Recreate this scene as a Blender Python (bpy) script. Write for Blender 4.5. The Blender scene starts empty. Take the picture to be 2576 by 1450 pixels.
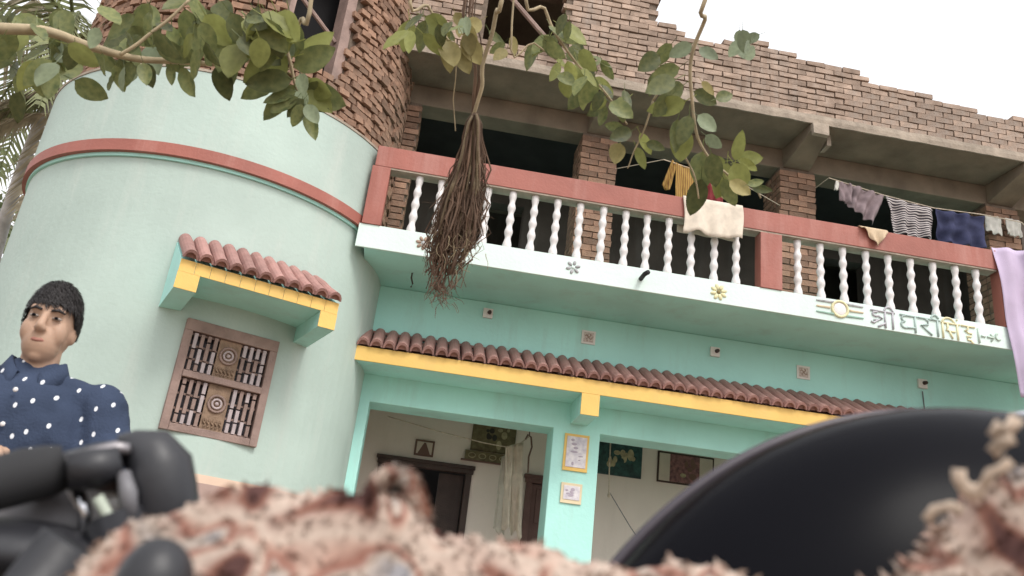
import bpy, bmesh, math, random
from mathutils import Vector, Matrix, Euler, noise
random.seed(7)
PI = math.pi
S = bpy.context.scene
COL = S.collection

# ------------------------------------------------------------------ camera, world, sun, exposure
CAM = Vector((0.0, 0.0, 0.85))
RM = Matrix(((0.98351838, -0.15437741, -0.09412338), (-0.14325682, -0.34773552, -0.92658377), (0.11031356, 0.92479599, -0.36411989)))   # low camera looking up at the balcony, rolled
FPX = 2100.0
camd = bpy.data.cameras.new('camera')
cam = bpy.data.objects.new('camera', camd)
COL.objects.link(cam)
cam.matrix_world = Matrix.Translation(CAM) @ RM.to_4x4()
camd.sensor_width = 36.0
camd.lens = FPX / 2576.0 * 36.0
camd.clip_start = 0.01
camd.clip_end = 900.0
camd.dof.use_dof = True
camd.dof.focus_distance = 7.8
camd.dof.aperture_fstop = 7.0
S.camera = cam

W = bpy.data.worlds.new('World')
S.world = W
W.use_nodes = True
nt = W.node_tree
nt.nodes.clear()
sky = nt.nodes.new('ShaderNodeTexSky')
sky.sky_type = 'NISHITA'
sky.sun_disc = False
SUN_EL, SUN_AZ = math.radians(52), math.radians(152)      # azimuth from +Y, clockwise
sky.sun_elevation = SUN_EL
sky.sun_rotation = SUN_AZ
sky.dust_density = 4.0
sky.air_density = 1.0
hs = nt.nodes.new('ShaderNodeHueSaturation')
hs.inputs['Saturation'].default_value = 0.28
bg = nt.nodes.new('ShaderNodeBackground')
bg.inputs['Strength'].default_value = 0.07
wo = nt.nodes.new('ShaderNodeOutputWorld')
nt.links.new(sky.outputs[0], hs.inputs['Color'])
nt.links.new(hs.outputs[0], bg.inputs[0])
cloud = nt.nodes.new('ShaderNodeBackground')                # even white overcast
cloud.inputs[0].default_value = (0.98, 0.985, 1.0, 1)
cloud.inputs[1].default_value = 0.62
addw = nt.nodes.new('ShaderNodeAddShader')
nt.links.new(bg.outputs[0], addw.inputs[0]); nt.links.new(cloud.outputs[0], addw.inputs[1])
nt.links.new(addw.outputs[0], wo.inputs[0])

sd = bpy.data.lights.new('sun', 'SUN')
sd.energy = 1.1
sd.angle = math.radians(18)
sd.color = (1.0, 0.96, 0.9)
sun = bpy.data.objects.new('sun', sd)
COL.objects.link(sun)
sdir = Vector((math.sin(SUN_AZ) * math.cos(SUN_EL), math.cos(SUN_AZ) * math.cos(SUN_EL), math.sin(SUN_EL)))
sun.rotation_euler = sdir.to_track_quat('Z', 'Y').to_euler()
sun.location = sdir * 40

S.view_settings.view_transform = 'Standard'
S.view_settings.look = 'None'
S.view_settings.exposure = 0.68
S.view_settings.gamma = 1.0
S.view_settings.use_curve_mapping = False
S.cycles.max_bounces = 8
S.cycles.diffuse_bounces = 5

# ------------------------------------------------------------------ helpers
def ray(px, py):
    return (RM @ Vector((px - 1288.0, 725.0 - py, -FPX))).normalized()
def on_y(px, py, y):                       # the point of the plane Y=y seen at a place of the photo
    d = ray(px, py); return CAM + d * ((y - CAM.y) / d.y)
def at_d(px, py, t):
    return CAM + ray(px, py) * t

def mat(name, col, rough=0.8, var=0.12, scale=3.0, bump=0.0, bscale=60.0, metal=0.0, col2=None, rnd=0.0, spec=0.35,
        stain=0.0, stain_col=(0.25, 0.24, 0.2), coord='Object', sss=0.0, trans=0.0, coat=0.0):
    m = bpy.data.materials.new(name); m.use_nodes = True
    n = m.node_tree.nodes; l = m.node_tree.links
    b = n['Principled BSDF']
    b.inputs['Roughness'].default_value = rough
    b.inputs['Metallic'].default_value = metal
    b.inputs['Specular IOR Level'].default_value = spec
    if coat: b.inputs['Coat Weight'].default_value = coat
    tc = n.new('ShaderNodeTexCoord')
    nz = n.new('ShaderNodeTexNoise'); nz.inputs['Scale'].default_value = scale; nz.inputs['Detail'].default_value = 6
    l.new(tc.outputs[coord], nz.inputs['Vector'])
    rp = n.new('ShaderNodeMapRange'); rp.inputs['From Min'].default_value = 0.3; rp.inputs['From Max'].default_value = 0.7
    l.new(nz.outputs['Fac'], rp.inputs['Value'])
    mx = n.new('ShaderNodeMix'); mx.data_type = 'RGBA'
    c2 = col2 if col2 else tuple(c * (1 - var) for c in col)
    c1 = col if col2 else tuple(min(1, c * (1 + var * 0.5)) for c in col)
    mx.inputs[6].default_value = (*c1, 1); mx.inputs[7].default_value = (*c2, 1)
    l.new(rp.outputs[0], mx.inputs[0])
    out = mx.outputs[2]
    if rnd:
        oi = n.new('ShaderNodeObjectInfo'); ge = n.new('ShaderNodeNewGeometry')
        ad = n.new('ShaderNodeMath'); ad.operation = 'ADD'
        fr = n.new('ShaderNodeMath'); fr.operation = 'FRACT'
        l.new(oi.outputs['Random'], ad.inputs[0]); l.new(ge.outputs['Random Per Island'], ad.inputs[1]); l.new(ad.outputs[0], fr.inputs[0])
        mr = n.new('ShaderNodeMapRange'); mr.inputs['To Min'].default_value = 1 - rnd; mr.inputs['To Max'].default_value = 1 + rnd * 0.6
        l.new(fr.outputs[0], mr.inputs['Value'])
        h = n.new('ShaderNodeHueSaturation'); l.new(out, h.inputs['Color']); l.new(mr.outputs[0], h.inputs['Value'])
        out = h.outputs[0]
    if stain:
        ns = n.new('ShaderNodeTexNoise'); ns.inputs['Scale'].default_value = 1.6; ns.inputs['Detail'].default_value = 9; ns.inputs['Roughness'].default_value = 0.7
        mp = n.new('ShaderNodeMapping'); mp.inputs['Scale'].default_value = (2.2, 2.2, 0.32)
        l.new(tc.outputs[coord], mp.inputs[0]); l.new(mp.outputs[0], ns.inputs['Vector'])
        ms = n.new('ShaderNodeMapRange'); ms.inputs['From Min'].default_value = 0.52; ms.inputs['From Max'].default_value = 0.78
        ms.inputs['To Max'].default_value = stain
        l.new(ns.outputs['Fac'], ms.inputs['Value'])
        m2 = n.new('ShaderNodeMix'); m2.data_type = 'RGBA'; l.new(ms.outputs[0], m2.inputs[0]); l.new(out, m2.inputs[6])
        m2.inputs[7].default_value = (*stain_col, 1); out = m2.outputs[2]
    l.new(out, b.inputs['Base Color'])
    if bump:
        nb = n.new('ShaderNodeTexNoise'); nb.inputs['Scale'].default_value = bscale; nb.inputs['Detail'].default_value = 5
        l.new(tc.outputs[coord], nb.inputs['Vector'])
        bp = n.new('ShaderNodeBump'); bp.inputs['Strength'].default_value = bump; bp.inputs['Distance'].default_value = 0.01
        l.new(nb.outputs['Fac'], bp.inputs['Height']); l.new(bp.outputs[0], b.inputs['Normal'])
    if sss:
        b.inputs['Subsurface Weight'].default_value = sss; b.inputs['Subsurface Radius'].default_value = (0.01, 0.004, 0.002)
    if trans:
        tr = n.new('ShaderNodeBsdfTranslucent'); l.new(out, tr.inputs[0])
        ms_ = n.new('ShaderNodeMixShader'); ms_.inputs[0].default_value = trans
        mo = n['Material Output']; l.new(b.outputs[0], ms_.inputs[1]); l.new(tr.outputs[0], ms_.inputs[2]); l.new(ms_.outputs[0], mo.inputs[0])
    return m

MINT = mat('mint_paint', (0.44, 0.78, 0.71), 0.75, 0.12, 1.2, 0.25, 25, stain=0.5, stain_col=(0.36, 0.50, 0.44))
WALLW = mat('pale_mint_paint', (0.66, 0.78, 0.73), 0.75, 0.06, 2.0, 0.25, 30, stain=0.25, stain_col=(0.45, 0.52, 0.47))
TOWERP = mat('tower_mint_paint', (0.43, 0.525, 0.475), 0.8, 0.16, 0.9, 0.3, 25, stain=0.6, stain_col=(0.53, 0.56, 0.51))
PINK = mat('red_oxide_paint', (0.34, 0.12, 0.092), 0.6, 0.16, 2.5, 0.25, 40, stain=0.5, stain_col=(0.50, 0.28, 0.24))
YELLOW = mat('ochre_paint', (0.80, 0.52, 0.15), 0.6, 0.10, 3, 0.15, 40, stain=0.25, stain_col=(0.62, 0.42, 0.2))
TILE = mat('terracotta_paint', (0.37, 0.20, 0.175), 0.7, 0.2, 9, 0.3, 80, rnd=0.18, stain=0.35, stain_col=(0.24, 0.16, 0.14))
RAW = mat('raw_concrete', (0.22, 0.175, 0.13), 0.9, 0.3, 3, 0.5, 30, stain=0.5, stain_col=(0.12, 0.095, 0.07))
RAWLIGHT = mat('mortar_edge', (0.36, 0.30, 0.24), 0.9, 0.3, 8, 0.6, 40, stain=0.5, stain_col=(0.2, 0.16, 0.12))
MORTAR = mat('mortar', (0.17, 0.13, 0.10), 0.95, 0.35, 12, 0.6, 60)
BRICK = mat('fired_brick', (0.31, 0.185, 0.125), 0.9, 0.3, 14, 0.6, 70, rnd=0.4, stain=0.5, stain_col=(0.30, 0.24, 0.19))
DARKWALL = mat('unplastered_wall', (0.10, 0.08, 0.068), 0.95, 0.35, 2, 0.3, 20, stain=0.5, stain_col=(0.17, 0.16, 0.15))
WHITE = mat('white_enamel', (0.72, 0.69, 0.68), 0.5, 0.08, 6, 0.2, 60, stain=0.3, stain_col=(0.55, 0.5, 0.46))
CREAM = mat('cream_wall_paint', (0.78, 0.69, 0.62), 0.8, 0.08, 1.5, 0.2, 30, stain=0.2, stain_col=(0.5, 0.42, 0.36))
DADO = mat('brown_dado_paint', (0.42, 0.30, 0.26), 0.7, 0.1, 3, 0.2, 30, stain=0.3, stain_col=(0.3, 0.2, 0.17))
PEACH = mat('peach_stripe_paint', (0.70, 0.52, 0.40), 0.7, 0.1, 3, 0.1, 30)
WOOD = mat('weathered_wood', (0.30, 0.21, 0.18), 0.75, 0.3, 7, 0.4, 60, stain=0.3, stain_col=(0.40, 0.32, 0.28))
WOODPALE = mat('pale_lattice_paint', (0.44, 0.37, 0.37), 0.75, 0.2, 9, 0.3, 60, stain=0.35, stain_col=(0.4, 0.3, 0.27))
WOODGOLD = mat('carved_wood', (0.27, 0.18, 0.12), 0.7, 0.3, 20, 0.4, 80)
DOORW = mat('dark_door_wood', (0.060, 0.036, 0.030), 0.55, 0.3, 6, 0.3, 60)
DOORB = mat('maroon_door_paint', (0.13, 0.070, 0.060), 0.6, 0.25, 5, 0.3, 60, stain=0.4, stain_col=(0.24, 0.17, 0.16))
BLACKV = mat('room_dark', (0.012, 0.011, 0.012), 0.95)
EARTH = mat('earth_ground', (0.26, 0.20, 0.15), 0.95, 0.3, 0.6, 0.6, 8, stain=0.5, stain_col=(0.16, 0.12, 0.09))
CEMENT = mat('cement_floor', (0.42, 0.38, 0.34), 0.8, 0.2, 2, 0.3, 30)
BLACKP = mat('black_plastic', (0.020, 0.020, 0.024), 0.46, 0.3, 8, 0.05, 90, spec=0.5)
BLACKG = mat('black_gloss_paint', (0.006, 0.006, 0.008), 0.25, 0.2, 4, spec=0.03)
GREYP = mat('grey_plastic', (0.16, 0.155, 0.165), 0.45, 0.15, 8)
CHROME = mat('chrome', (0.62, 0.62, 0.65), 0.18, 0.1, 8, metal=1.0)
RUBBER = mat('rubber', (0.025, 0.025, 0.027), 0.8)
ROPE = mat('jute_rope', (0.55, 0.46, 0.36), 0.9, 0.3, 30)
LEAF = mat('banyan_leaf', (0.24, 0.25, 0.095), 0.5, 0.3, 5, col2=(0.10, 0.13, 0.05), rnd=0.5, spec=0.4, trans=0.35)
LEAFP = mat('pale_leaf', (0.27, 0.32, 0.20), 0.5, 0.2, 5, rnd=0.3, trans=0.3)
LEAFY = mat('dry_leaf', (0.34, 0.29, 0.12), 0.6, 0.2, 5, rnd=0.3, trans=0.3)
LEAFL = mat('young_leaf', (0.32, 0.34, 0.11), 0.42, 0.2, 5, rnd=0.3, trans=0.45)
BARK = mat('banyan_bark', (0.22, 0.17, 0.11), 0.9, 0.3, 12, 0.6, 50)
TWIG = mat('pale_twig', (0.42, 0.34, 0.22), 0.85, 0.3, 20)
ROOT = mat('aerial_root', (0.19, 0.125, 0.09), 0.9, 0.35, 8, rnd=0.5)

def me_from(name, v, fc, material=None, smooth=False):
    me = bpy.data.meshes.new(name)
    me.from_pydata([tuple(p) for p in v], [], [tuple(q) for q in fc]); me.update()
    if material: me.materials.append(material)
    if smooth:
        for p in me.polygons: p.use_smooth = True
    return me

class MB:
    def __init__(s): s.v = []; s.f = []
    def add(s, v, f):
        o = len(s.v); s.v += [tuple(p) for p in v]; s.f += [tuple(i + o for i in q) for q in f]; return s
    def box(s, a, b, M=None, j=0.0):
        (x0, y0, z0), (x1, y1, z1) = a, b
        v = [Vector(p) for p in ((x0, y0, z0), (x1, y0, z0), (x1, y1, z0), (x0, y1, z0), (x0, y0, z1), (x1, y0, z1), (x1, y1, z1), (x0, y1, z1))]
        if j: v = [p + Vector((random.uniform(-j, j), random.uniform(-j, j), random.uniform(-j, j))) for p in v]
        if M: v = [M @ p for p in v]
        return s.add(v, ((0, 3, 2, 1), (4, 5, 6, 7), (0, 1, 5, 4), (1, 2, 6, 5), (2, 3, 7, 6), (3, 0, 4, 7)))
    def tube(s, pts, r, n=8, cap=True):
        pts = [Vector(p) for p in pts]
        rs = r if isinstance(r, (list, tuple)) else [r] * len(pts)
        v = []; f = []
        up = Vector((0.13, 0.29, 1)).normalized()
        for i, p in enumerate(pts):
            t = (pts[min(i + 1, len(pts) - 1)] - pts[max(i - 1, 0)])
            t = t.normalized() if t.length > 1e-9 else Vector((0, 0, 1))
            a = t.cross(up)
            if a.length < 1e-3: a = t.cross(Vector((1, 0, 0)))
            a.normalize(); b = t.cross(a)
            for k in range(n):
                w = 2 * PI * k / n
                v.append(p + (a * math.cos(w) + b * math.sin(w)) * rs[i])
        for i in range(len(pts) - 1):
            for k in range(n):
                f.append((i * n + k, i * n + (k + 1) % n, (i + 1) * n + (k + 1) % n, (i + 1) * n + k))
        if cap:
            f.append(tuple(reversed(range(n)))); f.append(tuple(range((len(pts) - 1) * n, len(pts) * n)))
        return s.add(v, f)
    def lathe(s, prof, n=16, M=None):
        v = []; f = []
        for r, z in prof:
            for k in range(n):
                p = Vector((r * math.cos(2 * PI * k / n), r * math.sin(2 * PI * k / n), z)); v.append(M @ p if M else p)
        for i in range(len(prof) - 1):
            for k in range(n):
                f.append((i * n + k, i * n + (k + 1) % n, (i + 1) * n + (k + 1) % n, (i + 1) * n + k))
        f.append(tuple(reversed(range(n)))); f.append(tuple(range((len(prof) - 1) * n, len(prof) * n)))
        return s.add(v, f)
    def ell(s, c, r, n=16, m=10, M=None):
        v = []; f = []; c = Vector(c)
        for i in range(m + 1):
            th = PI * i / m
            for k in range(n):
                p = Vector((r[0] * math.sin(th) * math.cos(2 * PI * k / n), r[1] * math.sin(th) * math.sin(2 * PI * k / n), r[2] * math.cos(th)))
                if M: p = M @ p
                v.append(c + p)
        for i in range(m):
            for k in range(n):
                f.append((i * n + k, (i + 1) * n + k, (i + 1) * n + (k + 1) % n, i * n + (k + 1) % n))
        return s.add(v, f)
    def grid(s, P):                      # P[i][j] -> one sheet
        a, b = len(P), len(P[0]); v = [q for r in P for q in r]
        f = [(i * b + j, i * b + j + 1, (i + 1) * b + j + 1, (i + 1) * b + j) for i in range(a - 1) for j in range(b - 1)]
        return s.add(v, f)
    def prism(s, poly, y0, y1, M=None):  # polygon in x,z pushed from y0 to y1
        n = len(poly)
        v = [Vector((x, y0, z)) for x, z in poly] + [Vector((x, y1, z)) for x, z in poly]
        if M: v = [M @ p for p in v]
        f = [tuple(range(n)), tuple(reversed(range(n, 2 * n)))] + [(i, i + n, (i + 1) % n + n, (i + 1) % n) for i in range(n)]
        return s.add(v, f)

def slabwall(us, vs, holes, pos, t0, t1):
    """one connected wall with openings; pos(u, v, depth) -> point"""
    us = sorted(set(round(u, 5) for u in us)); vs = sorted(set(round(v, 5) for v in vs))
    nu, nv = len(us), len(vs)
    solid = lambda i, j: 0 <= i < nu - 1 and 0 <= j < nv - 1 and not any(
        h[0] < (us[i] + us[i + 1]) / 2 < h[1] and h[2] < (vs[j] + vs[j + 1]) / 2 < h[3] for h in holes)
    idx = {}; v = []; f = []
    def V(i, j, k):
        if (i, j, k) not in idx:
            idx[(i, j, k)] = len(v); v.append(pos(us[i], vs[j], (t0, t1)[k]))
        return idx[(i, j, k)]
    for i in range(nu - 1):
        for j in range(nv - 1):
            if not solid(i, j): continue
            f.append((V(i, j, 0), V(i + 1, j, 0), V(i + 1, j + 1, 0), V(i, j + 1, 0)))
            f.append((V(i, j, 1), V(i, j + 1, 1), V(i + 1, j + 1, 1), V(i + 1, j, 1)))
            if not solid(i - 1, j): f.append((V(i, j, 0), V(i, j + 1, 0), V(i, j + 1, 1), V(i, j, 1)))
            if not solid(i + 1, j): f.append((V(i + 1, j, 0), V(i + 1, j, 1), V(i + 1, j + 1, 1), V(i + 1, j + 1, 0)))
            if not solid(i, j - 1): f.append((V(i, j, 0), V(i, j, 1), V(i + 1, j, 1), V(i + 1, j, 0)))
            if not solid(i, j + 1): f.append((V(i, j + 1, 0), V(i + 1, j + 1, 0), V(i + 1, j + 1, 1), V(i, j + 1, 1)))
    m = MB(); m.add(v, f); return m

def link(o, parent=None):
    COL.objects.link(o)
    if parent is not None:
        o.parent = parent
        o.matrix_parent_inverse = parent_world(parent).inverted()
    return o
def parent_world(p):
    m = Matrix.LocRotScale(p.location, p.rotation_euler, p.scale)
    if p.parent is None: return m
    return parent_world(p.parent) @ p.matrix_parent_inverse @ m
def obj(name, mb, m, parent=None, smooth=False, kind=None, label=None, bevel=0.0):
    me = me_from(name, mb.v, mb.f, m, smooth)
    o = bpy.data.objects.new(name, me)
    link(o, parent)
    if kind: o['kind'] = kind
    if label: o['label'] = label
    if bevel:
        b = o.modifiers.new('bevel', 'BEVEL'); b.width = bevel; b.segments = 2; b.limit_method = 'ANGLE'
    return o
def inst(name, me, parent, M, label=None):
    o = bpy.data.objects.new(name, me); link(o, parent)
    # basis such that the world matrix is M
    o.matrix_basis = M
    if label: o['label'] = label
    return o
def thing(name, label, cat, loc, group=None):
    o = bpy.data.objects.new(name, None); o.empty_display_size = 0.2
    o.location = loc; COL.objects.link(o); o['label'] = label; o['category'] = cat
    if group: o['group'] = group
    return o
def tag(o, label, cat, group=None):
    o['label'] = label; o['category'] = cat
    if group: o['group'] = group
    return o
def frange(a, b, n): return [a + (b - a) * i / n for i in range(n + 1)]
def zrot(a): return Matrix.Rotation(a, 4, 'Z')

# ------------------------------------------------------------------ ground
gm = MB(); gm.grid([[(x, y, 0.0) for x in (-150, -20, 0, 20, 150)] for y in (-150, -10, 0, 20, 150)])
g = obj('ground', gm, EARTH); g['kind'] = 'structure'

# ------------------------------------------------------------------ house
house = thing('house', 'two storey mint green house with round tower, long balcony and unfinished brick upper floor', 'house', (2.5, 8.5, 0))
TC = Vector((-2.19, 7.97, 0))                      # tower axis
def tp(r, a, z):                                   # a in degrees, 0 faces -Y, grows towards +X
    a = math.radians(a); return Vector((TC.x + r * math.sin(a), TC.y - r * math.cos(a), z))

pl = MB(); pl.box((-0.9, 7.3, 0), (6.9, 13.0, 0.45)); obj('plinth', pl, CEMENT, house, bevel=0.01)
# ground floor wall
us = [-0.75, -0.417, 1.37, 1.834, 3.68, 4.15, 5.9, 6.85]
fw = slabwall(us, [0.45, 2.592, 3.77], [(-0.417, 1.37, 0, 2.592), (1.834, 3.68, 0, 2.592), (4.15, 5.9, 0, 2.592)],
              lambda u, v, d: Vector((u, d, v)), 7.92, 8.27)
obj('front_wall', fw, MINT, house, bevel=0.008)
# veranda interior
iw = slabwall([-0.9, -0.27, 0.75, 1.42, 2.12, 6.85], [0.45, 2.34, 3.76], [(-0.27, 0.75, 0, 2.34), (1.42, 2.12, 0, 2.34)],
              lambda u, v, d: Vector((u, d, v)), 9.6, 9.8)
obj('veranda_back_wall', iw, CREAM, house)
sw = MB(); sw.box((6.85, 7.92, 0.45), (7.05, 13, 3.77)); obj('side_wall', sw, MINT, house)
sw = MB(); sw.box((-0.9, 8.27, 0.452), (-0.72, 9.6, 3.765)); obj('veranda_side_wall', sw, CREAM, house)
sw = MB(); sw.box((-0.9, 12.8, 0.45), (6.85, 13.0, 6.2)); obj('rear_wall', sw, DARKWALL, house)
# doors
def door(x0, x1, ztop, m, leaf_open, lab):
    d = MB(); d.box((x0, 9.56, 0.45), (x0 + 0.07, 9.68, ztop)); dr = obj('door', d, m, house, bevel=0.005, label=lab)
    d = MB(); d.box((x1 - 0.07, 9.56, 0.45), (x1, 9.68, ztop)); obj('door_jamb', d, m, dr, bevel=0.005)
    d = MB(); d.box((x0 - 0.03, 9.53, ztop), (x1 + 0.03, 9.66, ztop + 0.04)); d.box((x0 - 0.015, 9.545, ztop - 0.05), (x1 + 0.015, 9.65, ztop))
    obj('door_head', d, m, dr, bevel=0.004)
    if leaf_open:
        d = MB(); d.box((x1 - 0.36, 9.70, 0.46), (x1 - 0.08, 9.74, ztop - 0.06)); obj('door_leaf', d, DOORW, dr)
    else:
        for k in range(2):
            w = (x1 - x0 - 0.14) / 2
            d = MB(); d.box((x0 + 0.07 + k * w + 0.003, 9.60, 0.46), (x0 + 0.07 + (k + 1) * w - 0.003, 9.64, ztop - 0.06)); obj('door_leaf', d, m, dr)
            for zz in (0.7, 1.3, 1.85):
                d = MB(); d.box((x0 + 0.07 + k * w + 0.06, 9.588, zz), (x0 + 0.07 + (k + 1) * w - 0.06, 9.602, zz + 0.38)); obj('door_panel', d, m, dr, bevel=0.004)
door(-0.29, 0.77, 2.34, DOORW, True, 'dark brown doorway standing open')
door(1.40, 2.14, 2.34, DOORB, False, 'closed maroon double door')
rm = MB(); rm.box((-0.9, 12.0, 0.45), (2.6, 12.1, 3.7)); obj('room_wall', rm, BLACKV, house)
# floor slabs
sl = MB(); sl.box((-0.66, 7.02, 3.772), (7.0, 10.9, 3.998)); obj('balcony_slab', sl, MINT, house)
sl = MB(); sl.box((-0.74, 7.0, 3.772), (7.0, 7.02, 4.0)); obj('balcony_fascia', sl, WALLW, house, bevel=0.003)
# upper floor: rear wall of the balcony room
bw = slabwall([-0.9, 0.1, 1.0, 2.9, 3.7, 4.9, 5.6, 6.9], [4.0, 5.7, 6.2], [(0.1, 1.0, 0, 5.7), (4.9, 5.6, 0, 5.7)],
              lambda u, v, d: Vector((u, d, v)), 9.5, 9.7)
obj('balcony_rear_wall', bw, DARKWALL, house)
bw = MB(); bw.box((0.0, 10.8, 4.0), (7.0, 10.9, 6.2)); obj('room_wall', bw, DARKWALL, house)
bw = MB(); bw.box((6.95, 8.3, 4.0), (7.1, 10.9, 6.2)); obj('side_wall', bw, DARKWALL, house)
# upper slab with rough light edge
us_ = MB(); us_.box((-0.9, 7.36, 6.2), (7.0, 10.9, 6.30)); obj('upper_slab', us_, RAW, house)
us_ = MB(); us_.box((-0.9, 8.225, 6.185), (6.94, 9.49, 6.199)); obj('unlit_ceiling', us_, mat('ceiling_shade', (0.03, 0.026, 0.025), 0.95, .3, 4), house)  # near-black sheet; the shade of the unlit ceiling is in its colour
P0 = []
ed = MB()
xs = frange(-0.8, 7.0, 90)
rows = []
for zz, yy in ((6.195, 7.36), (6.19, 7.335), (6.245, 7.33), (6.30, 7.335), (6.305, 7.36)):
    rows.append([Vector((x, yy + 0.006 * noise.noise((x * 6, zz * 9, 1)), zz + 0.009 * noise.noise((x * 5, yy * 9, 3)))) for x in xs])
ed.grid(rows); obj('slab_edge', ed, RAWLIGHT, house)
bm_ = MB(); bm_.box((-0.85, 7.95, 5.95), (6.95, 8.22, 6.198)); obj('beam', bm_, RAW, house, bevel=0.01)
for x in (1.6, 3.9, 6.42):
    b = MB()
    v = [Vector(p) for p in ((x - .11, 7.362, 6.10), (x + .11, 7.362, 6.10), (x + .11, 7.362, 6.198), (x - .11, 7.362, 6.198),
                             (x - .16, 7.949, 5.955), (x + .16, 7.949, 5.955), (x + .16, 7.949, 6.198), (x - .16, 7.949, 6.198))]
    b.add(v, ((0, 1, 2, 3), (7, 6, 5, 4), (0, 4, 5, 1), (1, 5, 6, 2), (2, 6, 7, 3), (3, 7, 4, 0)))
    obj('bracket', b, RAW, house, bevel=0.006)
b = MB(); b.box((3.80, 7.31, 6.05), (3.98, 7.36, 6.19), j=0.006); obj('bracket_end', b, RAWLIGHT, house)
b = MB(); b.box((4.05, 7.5, 6.05), (4.09, 7.66, 6.195), j=0.01); obj('form_stub', b, RAWLIGHT, house)

# bricks
def brick_mesh(w, d, h, seed):
    random.seed(seed); m = MB(); m.box((-w / 2, -d / 2, -h / 2), (w / 2, d / 2, h / 2), j=0.005)
    return me_from('brick', m.v, m.f, BRICK)
BRL = [brick_mesh(0.205, 0.10, 0.060, s) for s in range(4)]
BRS = [brick_mesh(0.100, 0.10, 0.060, 10 + s) for s in range(4)]
BRH = [brick_mesh(0.108, 0.12, 0.056, 20 + s) for s in range(5)]
random.seed(3)
def column(x0, x1, ztop=5.95):
    c = MB(); c.box((x0 + .012, 7.932, 4.0), (x1 - .012, 8.33, ztop - 0.002)); col = obj('brick_column', c, MORTAR, house)
    n = int((ztop - 4.0) / 0.0735); low = MB(); w = x1 - x0
    for k in range(n):
        z = 4.0 + 0.0735 * (k + 0.5)
        two = [(x0 + w * .25, BRL), (x0 + w * .75, BRL)]; one = [(x0 + w * .125, BRS), (x0 + w * .5, BRL), (x0 + w * .875, BRS)]
        for xc, fam in (two if k % 2 else one):
            M = Matrix.Translation((xc + random.uniform(-.004, .004), 7.965 + random.uniform(-.008, .006), z)) @ zrot(random.uniform(-.03, .03)) @ Matrix.Diagonal((w / 0.43, 1, 1, 1))
            if z > 4.36: inst('brick', random.choice(fam), col, M)
        for s, xe in ((-1, x0 + .05), (1, x1 - .05)):
            if k % 2 and xe < 6.5:
                pass
        for yy in (8.08, 8.2, 8.3):
            for xe in (x0 + .052, x1 - .052):
                low.box((xe - .052, yy - .045, z - .03), (xe + .052, yy + .045, z + .03), j=0.004)
    obj('brickwork', low, BRICK, col, kind='stuff')
    cap = MB(); xc = (x0 + x1) / 2
    return col
for a in ((1.385, 1.80), (3.69, 4.12), (6.21, 6.62)): column(*a)
# brick jamb beside the tower
c = MB(); c.box((-0.80, 7.94, 4.0), (-0.42, 8.33, 5.948)); col0 = obj('brick_jamb', c, MORTAR, house)
jb = MB()
for k in range(26):
    z = 4.0 + .0735 * (k + .5)
    for q in range(2): jb.box((-0.80 + q * .19 + (.05 if k % 2 else 0), 7.922, z - .03), (-0.625 + q * .19 + (.03 if k % 2 else 0), 7.96, z + .03), j=0.004)
    for q in range(3): jb.box((-0.44, 7.97 + q * .12, z - .03), (-0.412, 8.08 + q * .12, z + .03), j=0.004)
obj('brickwork', jb, BRICK, col0, kind='stuff')

# ------- round tower
A = frange(-180, 180, 90)
hole_w = (13.4, 38.2, 1.83, 2.68)
tw = slabwall(A + [13.4, 38.2], [0, 0.75, 1.5, 1.83, 2.68, 3.3, 3.95], [hole_w], lambda u, v, d: tp(d, u, v), 1.68, 1.46)
obj('round_tower', tw, TOWERP, house)
def ring(name, r0, r1, z0, z1, m, n=120, zs=None):
    w_ = slabwall(frange(-180, 180, n), [z0, z1], [], lambda u, v, d: tp(d, u, v), r1, r0)
    return obj(name, w_, m, house, bevel=0.0)
ring('dado', 1.681, 1.695, 0, 1.50, DADO); ring('dado_stripe', 1.681, 1.69, 1.50, 1.56, PEACH)
ring('tower_band', 1.60, 1.738, 3.982, 4.085, PINK)
ring('band_bed', 1.60, 1.700, 3.952, 3.9815, MINT)  # teal colour stands for the shadow under the band
for nm_, r0_, r1_, za_, zb_, m_ in (('parapet', 1.60, 1.715, 4.092, 4.81, TOWERP), ('parapet_coping', 1.60, 1.722, 4.812, 4.835, RAWLIGHT)):
    w_ = slabwall(frange(-180, 60, 80), [za_, zb_], [], lambda u, v, d: tp(d, u, v), r1_, r0_); obj(nm_, w_, m_, house)
dh = (18.8, 41.0, 5.27, 6.75)
dr = slabwall(frange(-180, 180, 90) + [18.8, 41.0], [4.1, 5.27, 6.75, 7.7], [dh], lambda u, v, d: tp(d, u, v), 1.565, 1.40)
drum = obj('brick_drum', dr, MORTAR, house)
fl = MB(); fl.lathe([(1.5, 7.7), (1.5, 7.78)], 40, Matrix.Translation(TC)); obj('drum_roof', fl, RAW, house)
fl = MB(); fl.lathe([(1.39, 4.6), (1.39, 4.7)], 40, Matrix.Translation(TC)); obj('drum_floor', fl, RAW, house)
nb_ = 0; stuffb = MB()
for k in range(-8, 40):
    z = 4.735 + 0.0735 * k
    if z > 7.66: break
    step = 4.35
    a = -75 + (step / 2 if k % 2 else 0)
    while a < 140:
        aa = a + random.uniform(-.3, .3)
        if not (dh[0] - 1.2 < aa < dh[1] + 1.2 and dh[2] < z < dh[3]) and (z > 4.7 or aa > 61.5):
            r = 1.565 + random.uniform(-.018, .02)
            M = Matrix.Translation(tp(r, aa, z)) @ zrot(math.radians(aa) + random.uniform(-.10, .10)) @ Matrix.Rotation(random.uniform(-.03, .03), 4, 'Y')
            if 42 < aa < 98 and 5.0 < z < 6.9 and nb_ < 135:
                inst('brick', random.choice(BRH), drum, M); nb_ += 1
            else:
                stuffb.box((-.053, -.06, -.028), (.053, .06, .028), M, j=0.005)
        a += step
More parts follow.
